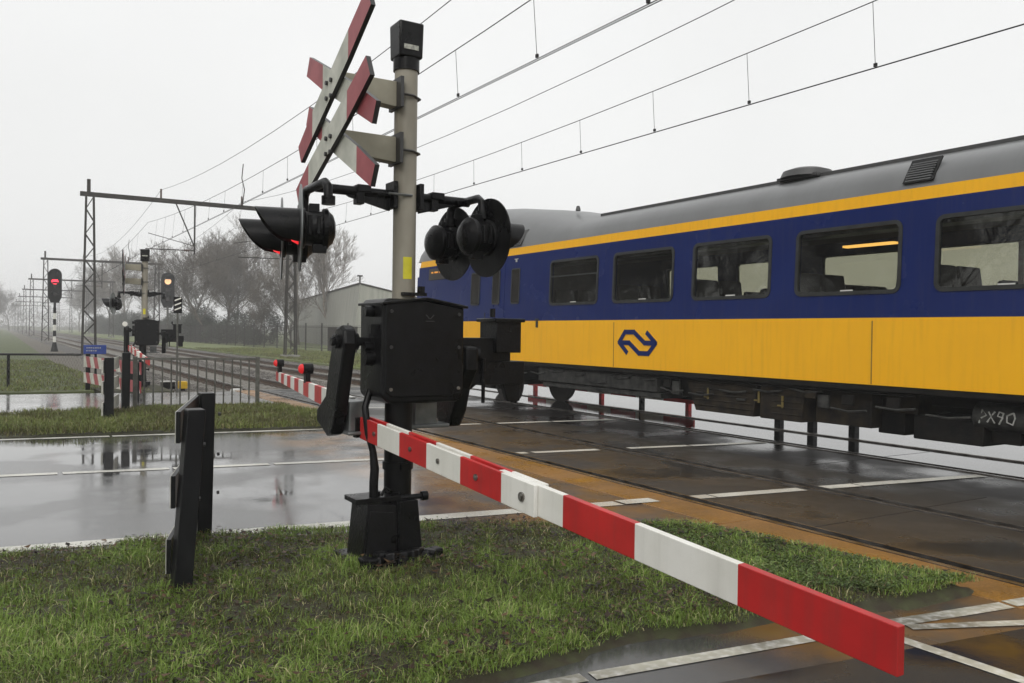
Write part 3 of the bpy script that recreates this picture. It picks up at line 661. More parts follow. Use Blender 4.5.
# T-ends carrying two lamps each
for x,s in ((1.63,-1),(2.66,1)):
    g.tube([(x,BY-.23,zA-.10),(x,BY-.22,zA-.02),(x,BY-.17,zA+.01),(x,BY+.17,zA+.01),(x,BY+.22,zA-.02),(x,BY+.23,zA-.10)],.027,10)
    for yy in (-.23,.23): g.cyl((x,BY+yy,zA-.13),(x,BY+yy,zA-.08),.04,n=12)
arm=g.build('lamp_crossarm','cast',bp_,bevel=.004)
g=MB(); g.tube([(BX-.06,BY-.082,zA),(BX+.10,BY-.082,zA)],.008,6); g.build('clamp','greyplate',arm)
def lamp(x,y,z,s,ang):
    """red flashing lamp facing s*X turned by ang degrees"""
    dx,dy=s*math.cos(R(ang)),math.sin(R(ang)); a=(dx,dy,0); px,py=-dy*s,dx*s      # p = sideways
    def W(f_,sd,up): return (x+dx*f_+px*sd,y+dy*f_+py*sd,z+up)
    rz=math.atan2(dy,dx)
    g=MB(); 
    g.lathe([(0,-.125),(.045,-.122),(.085,-.108),(.106,-.085),(.120,-.078),(.120,-.05),(.104,-.045),(.100,.0),(.098,.05),(.118,.055),(.118,.085),(.105,.09)],(x,y,z),a,n=28)
    for k in range(2): g.box(W(-.02+.05*k,-.105,.01),(.02,.03,.11),rz=rz)
    g.box(W(0,0,.12),(.06,.05,.05),rz=rz); g.box(W(-.03,-.03,-.12),(.08,.05,.05),rz=rz); g.lathe([(.112,-.07),(.118,-.065),(.118,-.05),(.112,-.045)],(x,y,z),a,n=28)
    lb=g.build('flashing_lamp','cast',bp_,bevel=.003)
    g=MB(); g.lathe([(.10,.0),(.255,.0),(.255,.008),(.10,.008),(.10,0)],W(.075,0,0),a,n=40); g.build('back_disc','black' if s>0 else 'greyplate',lb)
    g=MB(); n=26; vs=[]
    for ring in range(2):
        for k in range(n+1):
            t=math.pi*(-.27+1.54*k/n); ct,stt=math.cos(t),math.sin(t); hh=max(0,min(1,(stt+.75)/1.75))
            vs.append(W(.085 if ring==0 else .10+.235*hh**.42,.114*ct,.114*stt))
    m_=n+1; fs=[(k,k+1,m_+k+1,m_+k) for k in range(n)]; c=Vector((x,y,z))
    vs2=[]
    for v in vs:
        q=Vector(v)-c; ax=Vector(a); al=ax*q.dot(ax); vs2.append(tuple(c+al+(q-al)*.95))
    g.add(vs,fs,0,True); g.add(vs2,[f[::-1] for f in fs],0,True); g.add([vs[m_+k] for k in range(m_)]+[vs2[m_+k] for k in range(m_)],[(k,k+1,m_+k+1,m_+k) for k in range(n)],0)
    g.build('hood','black',lb)
    g=MB(); g.lathe([(0,.155),(.045,.148),(.08,.125),(.10,.085)],(x,y,z),a,n=24); g.build('lens','redlens' if s<0 else 'lens_dark',lb)
lamp(2.62,4.74,2.11,1,5); lamp(2.62,5.22,2.11,1,5); lamp(1.575,4.84,2.095,-1,14.5); lamp(1.575,5.22,2.065,-1,14.5)
# machine housing
g=MB(); x0,x1,y0,y1=1.99,2.555,4.78,5.16
g.prism([(x0,y0,1.10),(x0+.05,y0,1.05),(x1-.04,y0,1.05),(x1,y0,1.09),(x1,y0,1.655),(2.28,y0,1.70),(x0+.03,y0,1.70),(x0,y0,1.66)],(0,.38,0))
hb=g.build('machine_housing','black',bp_,bevel=.02)
g=MB(); g.prism([(x0+.015,y0-.018,1.13),(x0+.06,y0-.018,1.09),(x1-.05,y0-.018,1.09),(x1-.015,y0-.018,1.12),(x1-.015,y0-.018,1.64),(2.28,y0-.018,1.685),(x0+.035,y0-.018,1.685),(x0+.015,y0-.018,1.65)],(0,.016,0)); fp=g.build('front_cover','black',hb,bevel=.008)
g=MB(); g.prism([(x0-.012,y0-.03,1.675),(2.28,y0-.03,1.712),(x1+.012,y0-.03,1.665),(x1+.012,y0-.03,1.648),(2.28,y0-.03,1.694),(x0-.012,y0-.03,1.657)],(0,.42,0)); g.build('lid','black',hb,bevel=.005)
for sx_,sz_ in ((x0+.05,1.14),(x1-.05,1.14),(x0+.05,1.40),(x1-.05,1.40),(x0+.05,1.62),(x1-.05,1.61)):
    g=MB(); g.cyl((sx_,y0-.018,sz_),(sx_,y0-.026,sz_),.011,n=8); g.build('screw','bolt' if sz_<1.2 else 'darkbolt',fp)
g=MB(); cx_,cz_=2.30,1.585
for s in (-1,1): stroke(g,[(cx_+s*.0,cz_-.01),(cx_+s*.028,cz_+.02)],.008,lambda a,b,o_:(a,y0-.0205,b),th=.0) if False else g.box((cx_+s*.015,y0-.019,cz_+.005),(.035,.004,.006),mtx=Matrix.Rotation(-s*R(45),3,'Y'))
g.box((cx_,y0-.019,cz_-.022),(.06,.004,.005)); g.build('cast_mark','darkbolt',fp)
g=MB(); 
for dx,sg in ((0,1),(.07,.7)): g.cyl((2.18+dx,4.98-.0,1.70),(2.18+dx,4.98,1.735),.03*sg,n=10)
g.box((2.25,4.9,1.735),(.16,.05,.02)); g.box((2.30,4.9,1.76),(.03,.05,.05)); g.build('lid_fitting','cast',hb)
for z,r_ in ((1.62,.035),(1.33,.05),(1.40,.03)): g=MB(); g.cyl((1.992,4.93,z),(1.93,4.93,z),r_,n=12); g.build('side_knob','cast',hb,bevel=.003)
g=MB(); g.box((1.965,4.86,1.50),(.055,.05,.08)); g.build('side_latch','cast',hb,bevel=.003)
# swing arms
def armp(x,th,pts,name='swing_arm'):
    g=MB(); g.prism([(x,y,z) for y,z in pts],(th,0,0)); return g.build(name,'cast',bp_,bevel=.018)
armL=armp(1.785,.085,[(4.90,1.50),(4.96,1.53),(5.04,1.52),(5.10,1.45),(5.17,1.28),(5.23,1.08),(5.40,.98),(5.40,.90),(5.20,.82),(5.10,.84),(5.03,.98),(4.96,1.20),(4.88,1.42)])
g=MB(); g.cyl((1.74,5.0,1.43),(2.0,5.0,1.43),.028,n=12); g.cyl((1.87,5.0,1.43),(1.91,5.0,1.43),.055,n=14); g.cyl((1.76,5.0,1.43),(1.785,5.0,1.43),.045,n=14); g.build('pivot_shaft','cast',armL)
armR=armp(2.62,.10,[(4.88,1.40),(5.12,1.42),(5.16,1.28),(5.24,1.10),(5.34,1.02),(5.36,.93),(5.25,.84),(5.12,.85),(5.04,.96),(4.98,1.12),(4.88,1.25)])
g=MB(); g.cyl((2.5,5.0,1.35),(2.74,5.0,1.35),.03,n=12); g.cyl((2.72,5.0,1.35),(2.77,5.0,1.35),.06,n=14); g.build('pivot_shaft','cast',armR)
# drive motor on the right
g=MB(); g.span((2.60,4.97,1.30),(3.02,5.17,1.46)); g.span((2.88,4.93,1.36),(3.08,5.16,1.575)); g.span((2.86,4.91,1.57),(3.10,5.18,1.595)); g.span((2.70,4.98,1.14),(3.14,5.10,1.30))
g.prism([(2.64,5.0,1.28),(3.12,5.0,1.28),(3.12,5.0,1.02),(3.02,5.0,1.02),(2.98,5.0,1.14),(2.80,5.0,1.16),(2.64,5.0,1.05)],(0,.05,0))
g.cyl((2.86,4.95,1.66),(2.86,4.95,1.60),.02,n=8); g.cyl((2.80,4.96,1.02),(2.80,4.96,1.32),.014,n=8)
mo=g.build('drive_unit','cast',bp_,bevel=.012)
# grey boom carriers
g=MB(); g.span((1.88,5.04,.86),(1.99,5.30,1.05)); g.span((1.86,5.0,.84),(2.0,5.32,.862)); g.build('boom_carrier','greyplate',bp_,bevel=.008)
g=MB(); g.span((2.34,5.05,.88),(2.50,5.30,1.03)); g.span((2.26,5.02,.86),(2.58,5.34,.885)); g.box((2.30,5.1,.95),(.02,.08,.16)); g.build('boom_carrier','greyplate',bp_,bevel=.006)
# lower column, base casting, conduit
g=MB(); g.cyl((BX+.05,BY-.02,0.0),(BX+.05,BY-.02,1.62),.088,n=22); g.cyl((BX+.05,BY-.02,.62),(BX+.05,BY-.02,.67),.098,n=22); g.box((BX+.05,BY-.12,.645),(.05,.03,.04)); col_=g.build('column','black',bp_)
g=MB(); 
g.prism([(1.865,4.77,.04),(2.10,4.77,.04),(2.10,4.79,.42),(1.91,4.79,.44)],(0,.26,0)); g.prism([(2.11,4.79,.02),(2.29,4.79,.02),(2.25,4.80,.44),(2.11,4.80,.44)],(0,.26,0)); g.prism([(1.88,4.762,.07),(2.08,4.762,.07),(2.08,4.78,.38),(1.925,4.78,.40)],(0,.02,0))
g.box((2.13,4.83,.22),(.025,.10,.44)); g.box((2.0,4.93,.455),(.30,.20,.03)); g.cyl((2.12,4.86,.45),(2.34,4.86,.45),.018,n=8); g.cyl((2.30,4.86,.45),(2.34,4.86,.45),.03,n=10); g.cyl((2.0,4.9,.44),(2.0,4.9,.50),.035,n=10)
g.tube([(2.02,4.84,.48),(2.04,4.83,.53),(2.09,4.84,.50)],.010,6)
ba=g.build('base_casting','cast',bp_,bevel=.012)
g=MB(); 
for k in range(13): g.box((1.86+k*.038+random.uniform(-.01,.01),4.71+random.uniform(-.04,.03),.09+random.uniform(0,.04)),(.08,.07,.08),rz=random.uniform(0,3),mtx=Matrix.Rotation(random.uniform(-.4,.4),3,'X'))
g.box((2.09,4.89,.08),(.54,.48,.05)); g.build('base_foot','cast',ba,bevel=.014)
g=MB(); g.tube([(1.985,4.88,.47),(1.985,4.88,.56),(1.99,4.88,.64),(1.985,4.9,.75),(1.96,4.92,.86),(1.95,4.95,1.02),(2.0,5.0,1.12)],.020,10,rs=[.028,.028,.028,.022,.022,.022,.022]); g.build('cable_conduit','black',bp_)
# near boom over the cycle path
g=MB(); P0=Vector((1.985,5.02,.885)); P1=Vector((2.165,1.43,.62)); d=P1-P0
a0=.0; jl=.42   # joint position along boom
def at(t): return P0+d*t
n=d.cross(Vector((0,0,1))).normalized()
side=.030
def boardsec(g,off,t0,t1,ts,cols,h0=.135,h1=.145,th=.022):
    cu=[(t-t0)/(t1-t0) for t in ts]; bseg(g,at(t0)+n*off,at(t1)+n*off,h0,h1,th,cu,cols)
TT=[0,.075,.20,.315,.44,.505]
TT=[0.0,.115,.27,.385,.505,.575]
import itertools
def t_at(px):      # where along the boom a picture column falls (used once to read the stripe positions)
    best=min((abs(pxof(at(k/2000)+n*sgn_*side)-px),k/2000) for k in range(2001)); return best[1]
def t_c(px): return min((abs(pxof(at(k/2000))-px),k/2000) for k in range(2001))[1]
def pxof(p):
    q=p-Vector((0,0,EYE)); return 512+F*q.dot(cr)/q.dot(cf)
sgn_=-1 if n.dot(cf)>0 else 1
ts=[0,t_at(379),t_at(401),t_at(428),t_at(462),t_at(503),t_at(536)]
boardsec(g,-side,ts[0],ts[6],ts,[0,1,0,1,0,1]) if n.dot(cf)>0 else boardsec(g,side,ts[0],ts[6],ts,[0,1,0,1,0,1])
sgn_=-1 if n.dot(cf)>0 else 1
boardsec(g,-sgn_*side,ts[0]-.0,ts[6],ts,[0,1,0,1,0,1])
tn=[ts[6]-.09,t_c(566),t_c(638),t_c(741),1.0]
boardsec(g,0,tn[0],1.0,tn,[1,0,1,0],h0=.14,h1=.142,th=.034)
b1=g.build('cycle_path_boom',['red','white'],bp_,bevel=.003)
for px_,rr in ((376,.014),(412,.014),(440,.014),(478,.016),(524,.022)):
    p=at(t_at(px_))+n*sgn_*(side+.011); g=MB(); g.cyl(p,p+n*sgn_*.008,rr,n=12); g.cyl(p+n*sgn_*.008,p+n*sgn_*.012,rr*.5,n=6); g.build('boom_bolt','bolt',b1)
g=MB(); p=at(0); g.box(p+Vector((-.01,.035,.0)),(.11,.05,.13)); 
for dz in (-.04,.0,.04): g.cyl(p+Vector((-.06,.04,dz)),p+Vector((-.085,.03,dz)),.012,n=8)
g.build('boom_root','cast',b1,bevel=.004)
# far boom over the road
g=MB(); Q0=Vector((1.98,5.25,.985)); Q1=Vector((3.56,12.6,.80)); dq=Q1-Q0; nq=dq.cross(Vector((0,0,1))).normalized()
K=14; cu=[i/K for i in range(K+1)]
bseg(g,Q0,Q1,.15,.13,.035,cu,[1 if i%2==0 else 0 for i in range(K)])
b2=g.build('road_boom',['red','white'],bp_)
for t in (.93,.40):
    p=Q0+dq*t+Vector((0,0,.08)); g=MB(); g.box(p+Vector((0,0,.03)),(.05,.06,.10)); g.cyl(p+Vector((-.05,0,.12)),p+Vector((.05,0,.12)),.055,n=14); bl=g.build('boom_lamp','black',b2)
    g=MB(); q=p+Vector((-.05,0,.12)); g.lathe([(.05,0),(.045,.02),(.025,.035),(0,.04)],q,(-1,0,0),n=14); g.build('lens','reddim',bl)
# the far one across the road
fb=copy_tree(bp_,skip=('road_boom',)); fb.location=(3.02,22.88,0); fb.rotation_euler=(0,0,-R(8))
fb['label']='distant barrier post with flared black cap beyond the far path and grey railing'
def drop_tree(o_):
    for c_ in list(o_.children): drop_tree(c_)
    bpy.data.objects.remove(o_)
for ch in list(fb.children):
    if ch.name.startswith('cycle_path_boom'): ch.location=(-.1,0,.10); ch.rotation_euler=(0,0,R(6)); ch.scale=(1,.72,1)
    elif ch.name.startswith('flashing_lamp') and ch.data.vertices[0].co.x>.2: drop_tree(ch)
    elif ch.name.startswith('pole_cap'): ch.scale=(1.3,1.3,1); ch.location=(-.085*.3,0,0)
# ------------------------------------------------------------------ near black hurdle and far striped hurdles
def Hpost(g,x,y,h,wx,wy,lean=(0,0),mi=0):
    p=[(x-wx/2,y-wy/2),(x+wx/2,y-wy/2),(x+wx/2,y+wy/2),(x-wx/2,y+wy/2)]
    vs=[(a,b,-.1) for a,b in p]+[(a+lean[0],b+lean[1],h) for a,b in p]
    g.add(vs,[(0,3,2,1),(4,5,6,7),(0,1,5,4),(1,2,6,5),(2,3,7,6),(3,0,4,7)],mi)
hn=empty('marker_hurdle',(1.03,5.5,0),'black plastic two-post hurdle with three boards standing in the near grass by the road','hurdle','post and board hurdles')
g=MB(); Hpost(g,.845,4.86,1.05,.095,.13,(.085,.05)); g.build('post','plastic',hn,bevel=.006)
g=MB(); Hpost(g,1.215,6.10,1.05,.095,.12,(.02,.015)); g.build('post','plastic',hn,bevel=.006)
for i,(z0,z1,dx) in enumerate(((.86,1.035,.035),(.50,.68,.012),(.14,.33,-.008))):
    a=Vector((.86+dx-.065+.005,4.93-.0,0)); b=Vector((1.235+dx*.4-.085,6.12,0)); zz=Vector((0,0,1)); th=Vector((.022,-.006,0))
    g=MB(); g.prism([a+zz*z0,b+zz*z0,b+zz*z1,a+zz*z1],th); g.prism([a+zz*z0-th*.25,b+zz*z0-th*.25,b+zz*z1-th*.25,a+zz*z1-th*.25],th*.22,1)
    g.build('board',['plastic','wornedge'],hn,bevel=.002)
g=MB(); 
for p in ((.945,4.92,.55),(.97,4.93,.85),(1.305,6.12,.35),(1.305,6.12,.62),(1.31,6.12,.9)): g.cyl((p[0],p[1]-.03,p[2]),(p[0]+.015,p[1]-.03,p[2]),.012,n=8)
g.build('bolt','darkbolt',hn)
def stripeboard(name,a,b,z0,z1,parent,k=7):
    """diagonal red and white stripes inlaid as alternating prisms"""
    a=Vector(a); b=Vector(b); d=b-a; n=d.cross(Vector((0,0,1))).normalized()*.02; g=MB(); sh=.5/k
    for i in range(-1,k+1):
        ta,tb=(i)/k,(i+1)/k
        q=[(max(0,min(1,ta)),z0),(max(0,min(1,tb)),z0),(max(0,min(1,tb-sh)),z1),(max(0,min(1,ta-sh)),z1)]
        if i==k-1: q[2]=(1,z1) if False else q[2]
        if abs(q[0][0]-q[1][0])+abs(q[2][0]-q[3][0])<1e-6: continue
        pts=[a+d*t+Vector((0,0,z)) for t,z in q]
        if (pts[0]-pts[1]).length<1e-5: pts=pts[1:]
        elif (pts[2]-pts[3]).length<1e-5: pts=pts[:3]
        g.prism(pts,n,i%2)
    return g.build(name,['faded_white','faded_red'],parent)
hf=empty('marker_hurdle',(1.45,14.9,0),'black two-post hurdle with pale boards standing beside the grey railing across the road','hurdle','post and board hurdles')
g=MB(); Hpost(g,1.46,14.47,1.02,.13,.13,(.0,.02)); g.build('post','plastic',hf,bevel=.006)
g=MB(); Hpost(g,1.90,16.24,1.05,.13,.13,(.01,.0)); g.build('post','plastic',hf,bevel=.006)
for z0,z1 in ((.78,.98),(.45,.65),(.12,.32)):
    g=MB(); a=Vector((1.37,14.4,0)); b=Vector((1.80,16.26,0)); zz=Vector((0,0,1)); g.prism([a+zz*z0,b+zz*z0,b+zz*z1,a+zz*z1],(-.025,.005,0)); g.build('board','wornedge',hf)
hs_=empty('striped_hurdle',(1.9,20.5,0),'low hurdle of diagonally striped red and white boards behind the far black hurdle','hurdle')
g=MB(); Hpost(g,1.80,22.4,.86,.10,.10); g.build('post','plastic',hs_,bevel=.006)
g=MB(); Hpost(g,2.34,18.3,.80,.10,.10); g.build('post','plastic',hs_,bevel=.006)
a=(1.72,22.3,0); b=(2.42,18.2,0)
for z0,z1 in ((.55,.80),(.18,.42)): stripeboard('striped_board',a,b,z0,z1,hs_,k=13)
# far-left pipe railing with mesh
pr=empty('pipe_railing',(.18,23.9,0),'black pipe railing with thin mesh along the left meadow','railing')
g=MB(); 
pts=[(-7.8,25.6),(-3.8,24.8),(.18,23.92),(1.75,23.5)]
g.tube([(x,y,.80) for x,y in pts],.028,8)
g.build('top_rail','black',pr)
for x,y in pts[:3]:
    g=MB(); g.cyl((x,y,-.1),(x,y,.80),.035,n=10); g.build('post','black',pr)
g=MB()
for i in range(150):
    t=i/149; x=-7.8+(9.5)*t; y=25.6-2.1*t
    x2=x+.35; y2=y-.077
    g.cyl((x,y,0),(x2,y2,.78),.0022,n=3,caps=False); g.cyl((x2,y2,0),(x,y,.78),.0022,n=3,caps=False)
g.build('wire_mesh','galv',pr)
# grey bar railing
ra=empty('bar_railing',(3.1,16.3,0),'grey steel railing with vertical bars between verge and far path','railing')
A=Vector((2.10,16.56,0)); B=Vector((4.18,16.12,0)); dd=B-A
for t in (0,1):
    p=A+dd*t; g=MB(); g.box((p.x,p.y,.45),(.075,.075,1.05),rz=-.2); g.build('post','galv',ra,bevel=.004)
for z in (.93,.07):
    g=MB(); g.box((A.x+dd.x/2,A.y+dd.y/2,z),(dd.length-.085,.04,.04),rz=math.atan2(dd.y,dd.x)); g.build('rail','galv',ra)
for k in range(1,14):
    p=A+dd*(k/14); g=MB(); g.cyl((p.x,p.y,.09),(p.x,p.y,.91),.0145,n=8,caps=False); g.build('bar','galv',ra)
# blue sign
bs=empty('blue_sign',(2.2,24.6,0),'small blue sign board with illegible white lettering above the striped hurdle','sign')
g=MB(); g.box((2.14,24.6,.90),(.54,.03,.24)); sb=g.build('sign_board','signblue',bs,bevel=.01)
g=MB()
for r_,zz in ((7,.945),(5,.87)):
    for k in range(r_): g.box((1.95+k*.052,24.583,zz),(.04 if k%3 else .028,.004,.025 if k%2 else .03))
g.build('sign_lettering','marks',sb)
g=MB(); g.cyl((2.16,24.63,-.1),(2.16,24.63,.88),.03,n=8); g.build('post','black',bs)
# round reflector post by far machine
rf=empty('reflector_post',(2.62,22.6,0),'thin black post topped with a round white reflector left of the distant barrier post','marker post')
g=MB(); g.cyl((2.62,22.6,.0),(2.62,22.6,1.5),.022,n=8); g.box((2.62,22.6,.65),(.10,.08,.26)); g.build('post','black',rf)
g=MB(); g.cyl((2.62,22.58,1.58),(2.62,22.56,1.58),.06,n=20); g.build('reflector','white',rf)
# striped black-white sign
sg=empty('braking_board_sign',(3.72,21.9,0),'narrow black sign with three white slanted bars on a thin pale pole','sign')
g=MB(); g.cyl((3.72,21.9,-.2),(3.72,21.9,1.9),.022,n=10); g.cyl((3.72,21.9,.78),(3.72,21.9,.90),.034,n=10); g.build('pole','galv',sg)
g=MB(); g.box((3.72,21.865,2.06),(.20,.02,.40)); sp=g.build('panel','black',sg,bevel=.004)
g=MB()
for k in range(3):
    z=1.94+k*.115; g.prism([(3.645,21.853,z-.02),(3.795,21.853,z+.045),(3.795,21.853,z+.08),(3.645,21.853,z+.015)],(0,-.003,0))
g.build('slanted_bar','white',sp)
# trackside boxes
tb=MB(); tb.box((3.93,24.5,-.08),(.34,.22,.20)); tb.box((3.93,24.5,.03),(.37,.25,.03),1); tag(tb.build('track_box',['black','lightgrey'],bevel=.01),'low black trackside box with white lid lying in the ballast','box')
tb=MB(); tb.box((4.17,23.7,-.02),(.22,.20,.20)); tb.box((4.17,23.7,-.14),(.12,.12,.10),1); tag(tb.build('track_lamp_box',['yellowlamp','black'],bevel=.02),'small yellow housing on a black foot beside the railing bars','box')
tb=MB(); tb.box((5.25,22.1,-.10),(.42,.25,.12),0,taper=.8); tag(tb.build('cable_cover',['lightgrey'],bevel=.02),'flat white cover lying in the ballast beside the near rail','cover')
# light signals
def signal(x,y,ztop,zbot,label,lit,banded,group='railway light signals'):
    s=empty('light_signal',(x,y,0),label,'railway signal',group)
    g=MB(); h=ztop-zbot; wd=h*.36; n=10
    poly=[(x-wd/2,y,zbot+wd*.5)]+[(x-wd/2*math.cos(math.pi*k/n),y,ztop-wd/2+wd/2*math.sin(math.pi*k/n)) for k in range(n+1)]+[(x+wd/2,y,zbot+wd*.5),(x+wd*.3,y,zbot),(x-wd*.3,y,zbot)]
    g.prism(poly,(0,.06,0)); g.box((x,y+.15,(ztop+zbot)/2),(wd*.6,.22,h*.7)); hd=g.build('signal_head','black',s)
    zl=ztop-h*.27
    for k,zz in enumerate((ztop-h*.25 if not lit=='red' else ztop-h*.38, ztop-h*.5,ztop-h*.75)):
        g=MB(); g.cyl((x,y-.002,zz),(x,y-.03,zz),wd*.24 if k==0 else wd*.15,n=16); g.build('lens',('redlit' if lit=='red' else 'amberlit') if k==0 else 'lens_dark',hd)
        g=MB(); g.prism([(x-wd*.26,y-.001,zz+wd*.16),(x+wd*.26,y-.001,zz+wd*.16),(x+wd*.18,y-.001,zz+wd*.30),(x-wd*.18,y-.001,zz+wd*.30)],(0,-.25,0)); g.build('hood','black',hd)
    if banded:
        zs=np.linspace(.5,zbot-.3,7)
        for k in range(6):
            pass
        g=MB()
        for k in range(6): g.cyl((x,y+.05,zs[k]),(x,y+.05,zs[k+1]),.09,n=10,mi=k%2)
        g.cyl((x,y+.05,zs[6]),(x,y+.05,zbot+.1),.07,n=8,mi=1); g.build('banded_post',['white','black'],s)
        g=MB(); g.cyl((x,y+.05,-.3),(x,y+.05,.5),.28,.10,n=12); g.build('base','black',s)
    else:
        g=MB(); g.cyl((x,y+.05,-.3),(x,y+.05,zbot+.1),.08,n=10); g.build('post','galv',s)
        g=MB(); g.box((x,y+.2,zbot-.1),(.5,.5,.05)); g.build('platform','black',s)
    return s
signal(2.93,60,5.12,2.98,'railway signal showing red on a black and white banded post left of the tracks','red',True)
signal(11.15,69.9,5.80,3.05,'railway signal showing a pale amber light behind the distant barrier post','amber',False)

# ------------------------------------------------------------------ catenary
def lattice(g,x,y,z0,z1,w0,w1,mi=0,n=13):
    for sx in (-1,1):
        for sy in (-1,1): g.cyl((x+sx*w0/2,y+sy*w0*.3,z0),(x+sx*w1/2,y+sy*w1*.3,z1),.048,n=5,mi=mi)
    for k in range(n):
        t0,t1=k/n,(k+1)/n; a=w0+(w1-w0)*t0; b=w0+(w1-w0)*t1; s=1 if k%2 else -1
        for sy in (-1,1): g.cyl((x+s*a/2,y+sy*a*.3,z0+(z1-z0)*t0),(x-s*b/2,y+sy*b*.3,z0+(z1-z0)*t1),.030,n=4,mi=mi,caps=False)
XL,XR=3.85,14.15
def portal(y,label,detail=True):
    p=empty('catenary_portal',(XL,y,0),label,'overhead line portal','overhead line portals')
    for x in (XL,XR):
        g=MB(); lattice(g,x,y,-.2,8.1,.62,.34); g.build('lattice_mast','mast',p)
        g=MB(); g.box((x,y,-.1),(.9,.9,.3)); g.build('foundation','concrete',p)
    g=MB(); g.box(((XL+XR)/2,y,8.2),(XR-XL+.9,.20,.22)); g.span((XL-.14,y-.1,8.3),(XL+.02,y+.1,8.95)); g.build('beam','mast',p)
    if detail:
        xd=8.9; g=MB(); g.cyl((xd,y,8.1),(xd,y,5.45),.045,n=6); g.cyl((xd-.95,y,8.1),(xd-.02,y,5.9),.035,n=6); g.cyl((6.45,y,5.62),(xd,y,5.66),.028,n=6); g.cyl((6.58,y,6.45),(xd,y,5.9),.018,n=5)
        dr=g.build('drop_bracket','mast',p)
        g=MB(); g.lathe([(.02,0),(.08,.05),(.03,.10),(.08,.16),(.03,.21),(.08,.27),(.02,.32)],(xd-.55,y,5.655),(1,0,0),n=10); g.build('insulator','insul',dr)
        g=MB(); g.cyl((XR,y,5.5),(11.2,y,5.45),.028,n=6); g.cyl((XR,y,6.8),(10.95,y,6.2),.02,n=5); ab=g.build('mast_bracket','mast',p)
        g=MB(); g.lathe([(.02,0),(.08,.05),(.03,.10),(.08,.16),(.03,.21),(.08,.27),(.02,.32)],(XR-.7,y,5.49),(1,0,0),n=10); g.build('insulator','insul',ab)
        for xc,hh in ((7.2,.5),(11.36,.5)):
            g=MB(); g.cyl((xc,y,8.3),(xc,y,8.3+hh),.05,n=8); g.build('insulator','insul',p)
        g=MB(); g.tube([(11.40,y,8.3),(11.5,y,9.2),(11.35,y,9.8),(11.42,y,10.6)],.028,5); g.build('lightning_rod','mast',p)
    return p
PY=[47.5,95.5,138,178,222,270,320]
labs=['nearest overhead line portal with a long beam reaching behind the signal hood','second nearest overhead line portal just left of the red signal','third portal in the receding row left of the red signal','fourth portal in the receding row along the left side of the tracks','fifth portal of the receding row, thin and pale in the haze','sixth portal of the receding row, very faint in the haze','farthest and faintest portal of the receding row']
P0_=portal(PY[0],labs[0])
for i in range(1,len(PY)):
    q=copy_tree(P0_); q.location=(XL,PY[i],0); q['label']=labs[i]
def wirecurve(mb,x0,z0,x1,z1,y0,y1,sag,r,N=14,n=5):
    mb.tube([(x0+(x1-x0)*k/N,y0+(y1-y0)*k/N,z0+(z1-z0)*k/N-sag*4*(k/N)*(1-k/N)) for k in range(N+1)],r,n)
SP=[-2.5]+PY
def catenary(x,label,dbl):
    c=empty('overhead_line',(x,22,5.5),label,'overhead line','contact lines with messenger wires')
    g=MB(); g2=MB()
    for i in range(len(SP)-1):
        y0,y1=SP[i],SP[i+1]; rr=.0075 if dbl else .0105
        s0=.15*(-1)**i
        wirecurve(g,x+s0,5.5,x-s0,5.5,y0,y1,.02,rr,4)
        if dbl: wirecurve(g,x+s0+.045,5.5,x-s0+.045,5.5,y0,y1,.02,rr,4)
        wirecurve(g2,x,7.0,x,7.0,y0,y1,.85,.0085)
        if i<3:
            N=int((y1-y0)/2.44)
            for k in range(1,N):
                t=((7.88 if i==0 else y0+1.2)+2.44*(k-(4 if i==0 else 0))-y0)/(y1-y0)
                if not 0<t<1: continue
                g3=MB(); g3.cyl((x+s0*(1-2*t),y0+(y1-y0)*t,5.5),(x,y0+(y1-y0)*t,7.0-.85*4*t*(1-t)),.0045,n=4,caps=False); g3.box((x+s0*(1-2*t),y0+(y1-y0)*t,5.53),(.03,.05,.05)); g3.build('dropper','wire',c)
    g.build('contact_wire','wire',c); g2.build('messenger_wire','wire',c)
catenary(6.58,'doubled contact wire and messenger over the nearer empty track',True)
catenary(10.95,'contact wire with messenger and droppers over the train track',False)
for x,zm,lab in ((7.2,8.75,'uppermost single feeder wire climbing steeply past the pole cap'),(11.36,8.5,'single feeder wire running between the two contact lines')):
    g=MB()
    for i in range(len(SP)-1): wirecurve(g,x,zm,x,zm,SP[i],SP[i+1],1.15,.009)
    tag(g.build('feeder_wire','wire',org=(x,22,8)),lab,'feeder wire','feeder wires')

# ------------------------------------------------------------------ far side of the tracks: posts and striped rail seen under the train
def fpost(x,y,m,label,h=.75):
    g=MB(); g.box((x,y,h/2-.05),(.12,.12,h+.1)); g.box((x,y,h+.01),(.14,.14,.03)); return tag(g.build('bollard',m,org=(x,y,0),bevel=.01),label,'bollard','short posts beyond the train')
fpost(11.6,10.25-.2,'black','short black post beyond the train, seen under it, leftmost of three')
fpost(11.6,9.35,'black','short black post beyond the train, middle of three seen under it')
fpost(11.6,8.55,'black','short black post beyond the train, rightmost of three seen under it')
bb=empty('striped_barrier',(12,14.5,0),'red and white rail on dark posts beyond the tracks, glimpsed under the train','barrier')
g=MB(); bseg(g,(11.75,12.3,.60),(12.0,18.8,.55),.16,.16,.04,[i/7 for i in range(8)],[i%2 for i in range(7)]); g.build('rail',['red','white'],bb)
g=MB(); bseg(g,(11.75,12.3,.22),(12.0,18.8,.20),.18,.18,.04,[i/7 for i in range(8)],[i%2 for i in range(7)]); g.build('rail',['red','white'],bb)
for k in range(5):
    g=MB(); g.box((11.78+.06*k,12.5+1.5*k,.3),(.09,.09,.72)); g.build('post','black' if k%2 else 'red',bb)

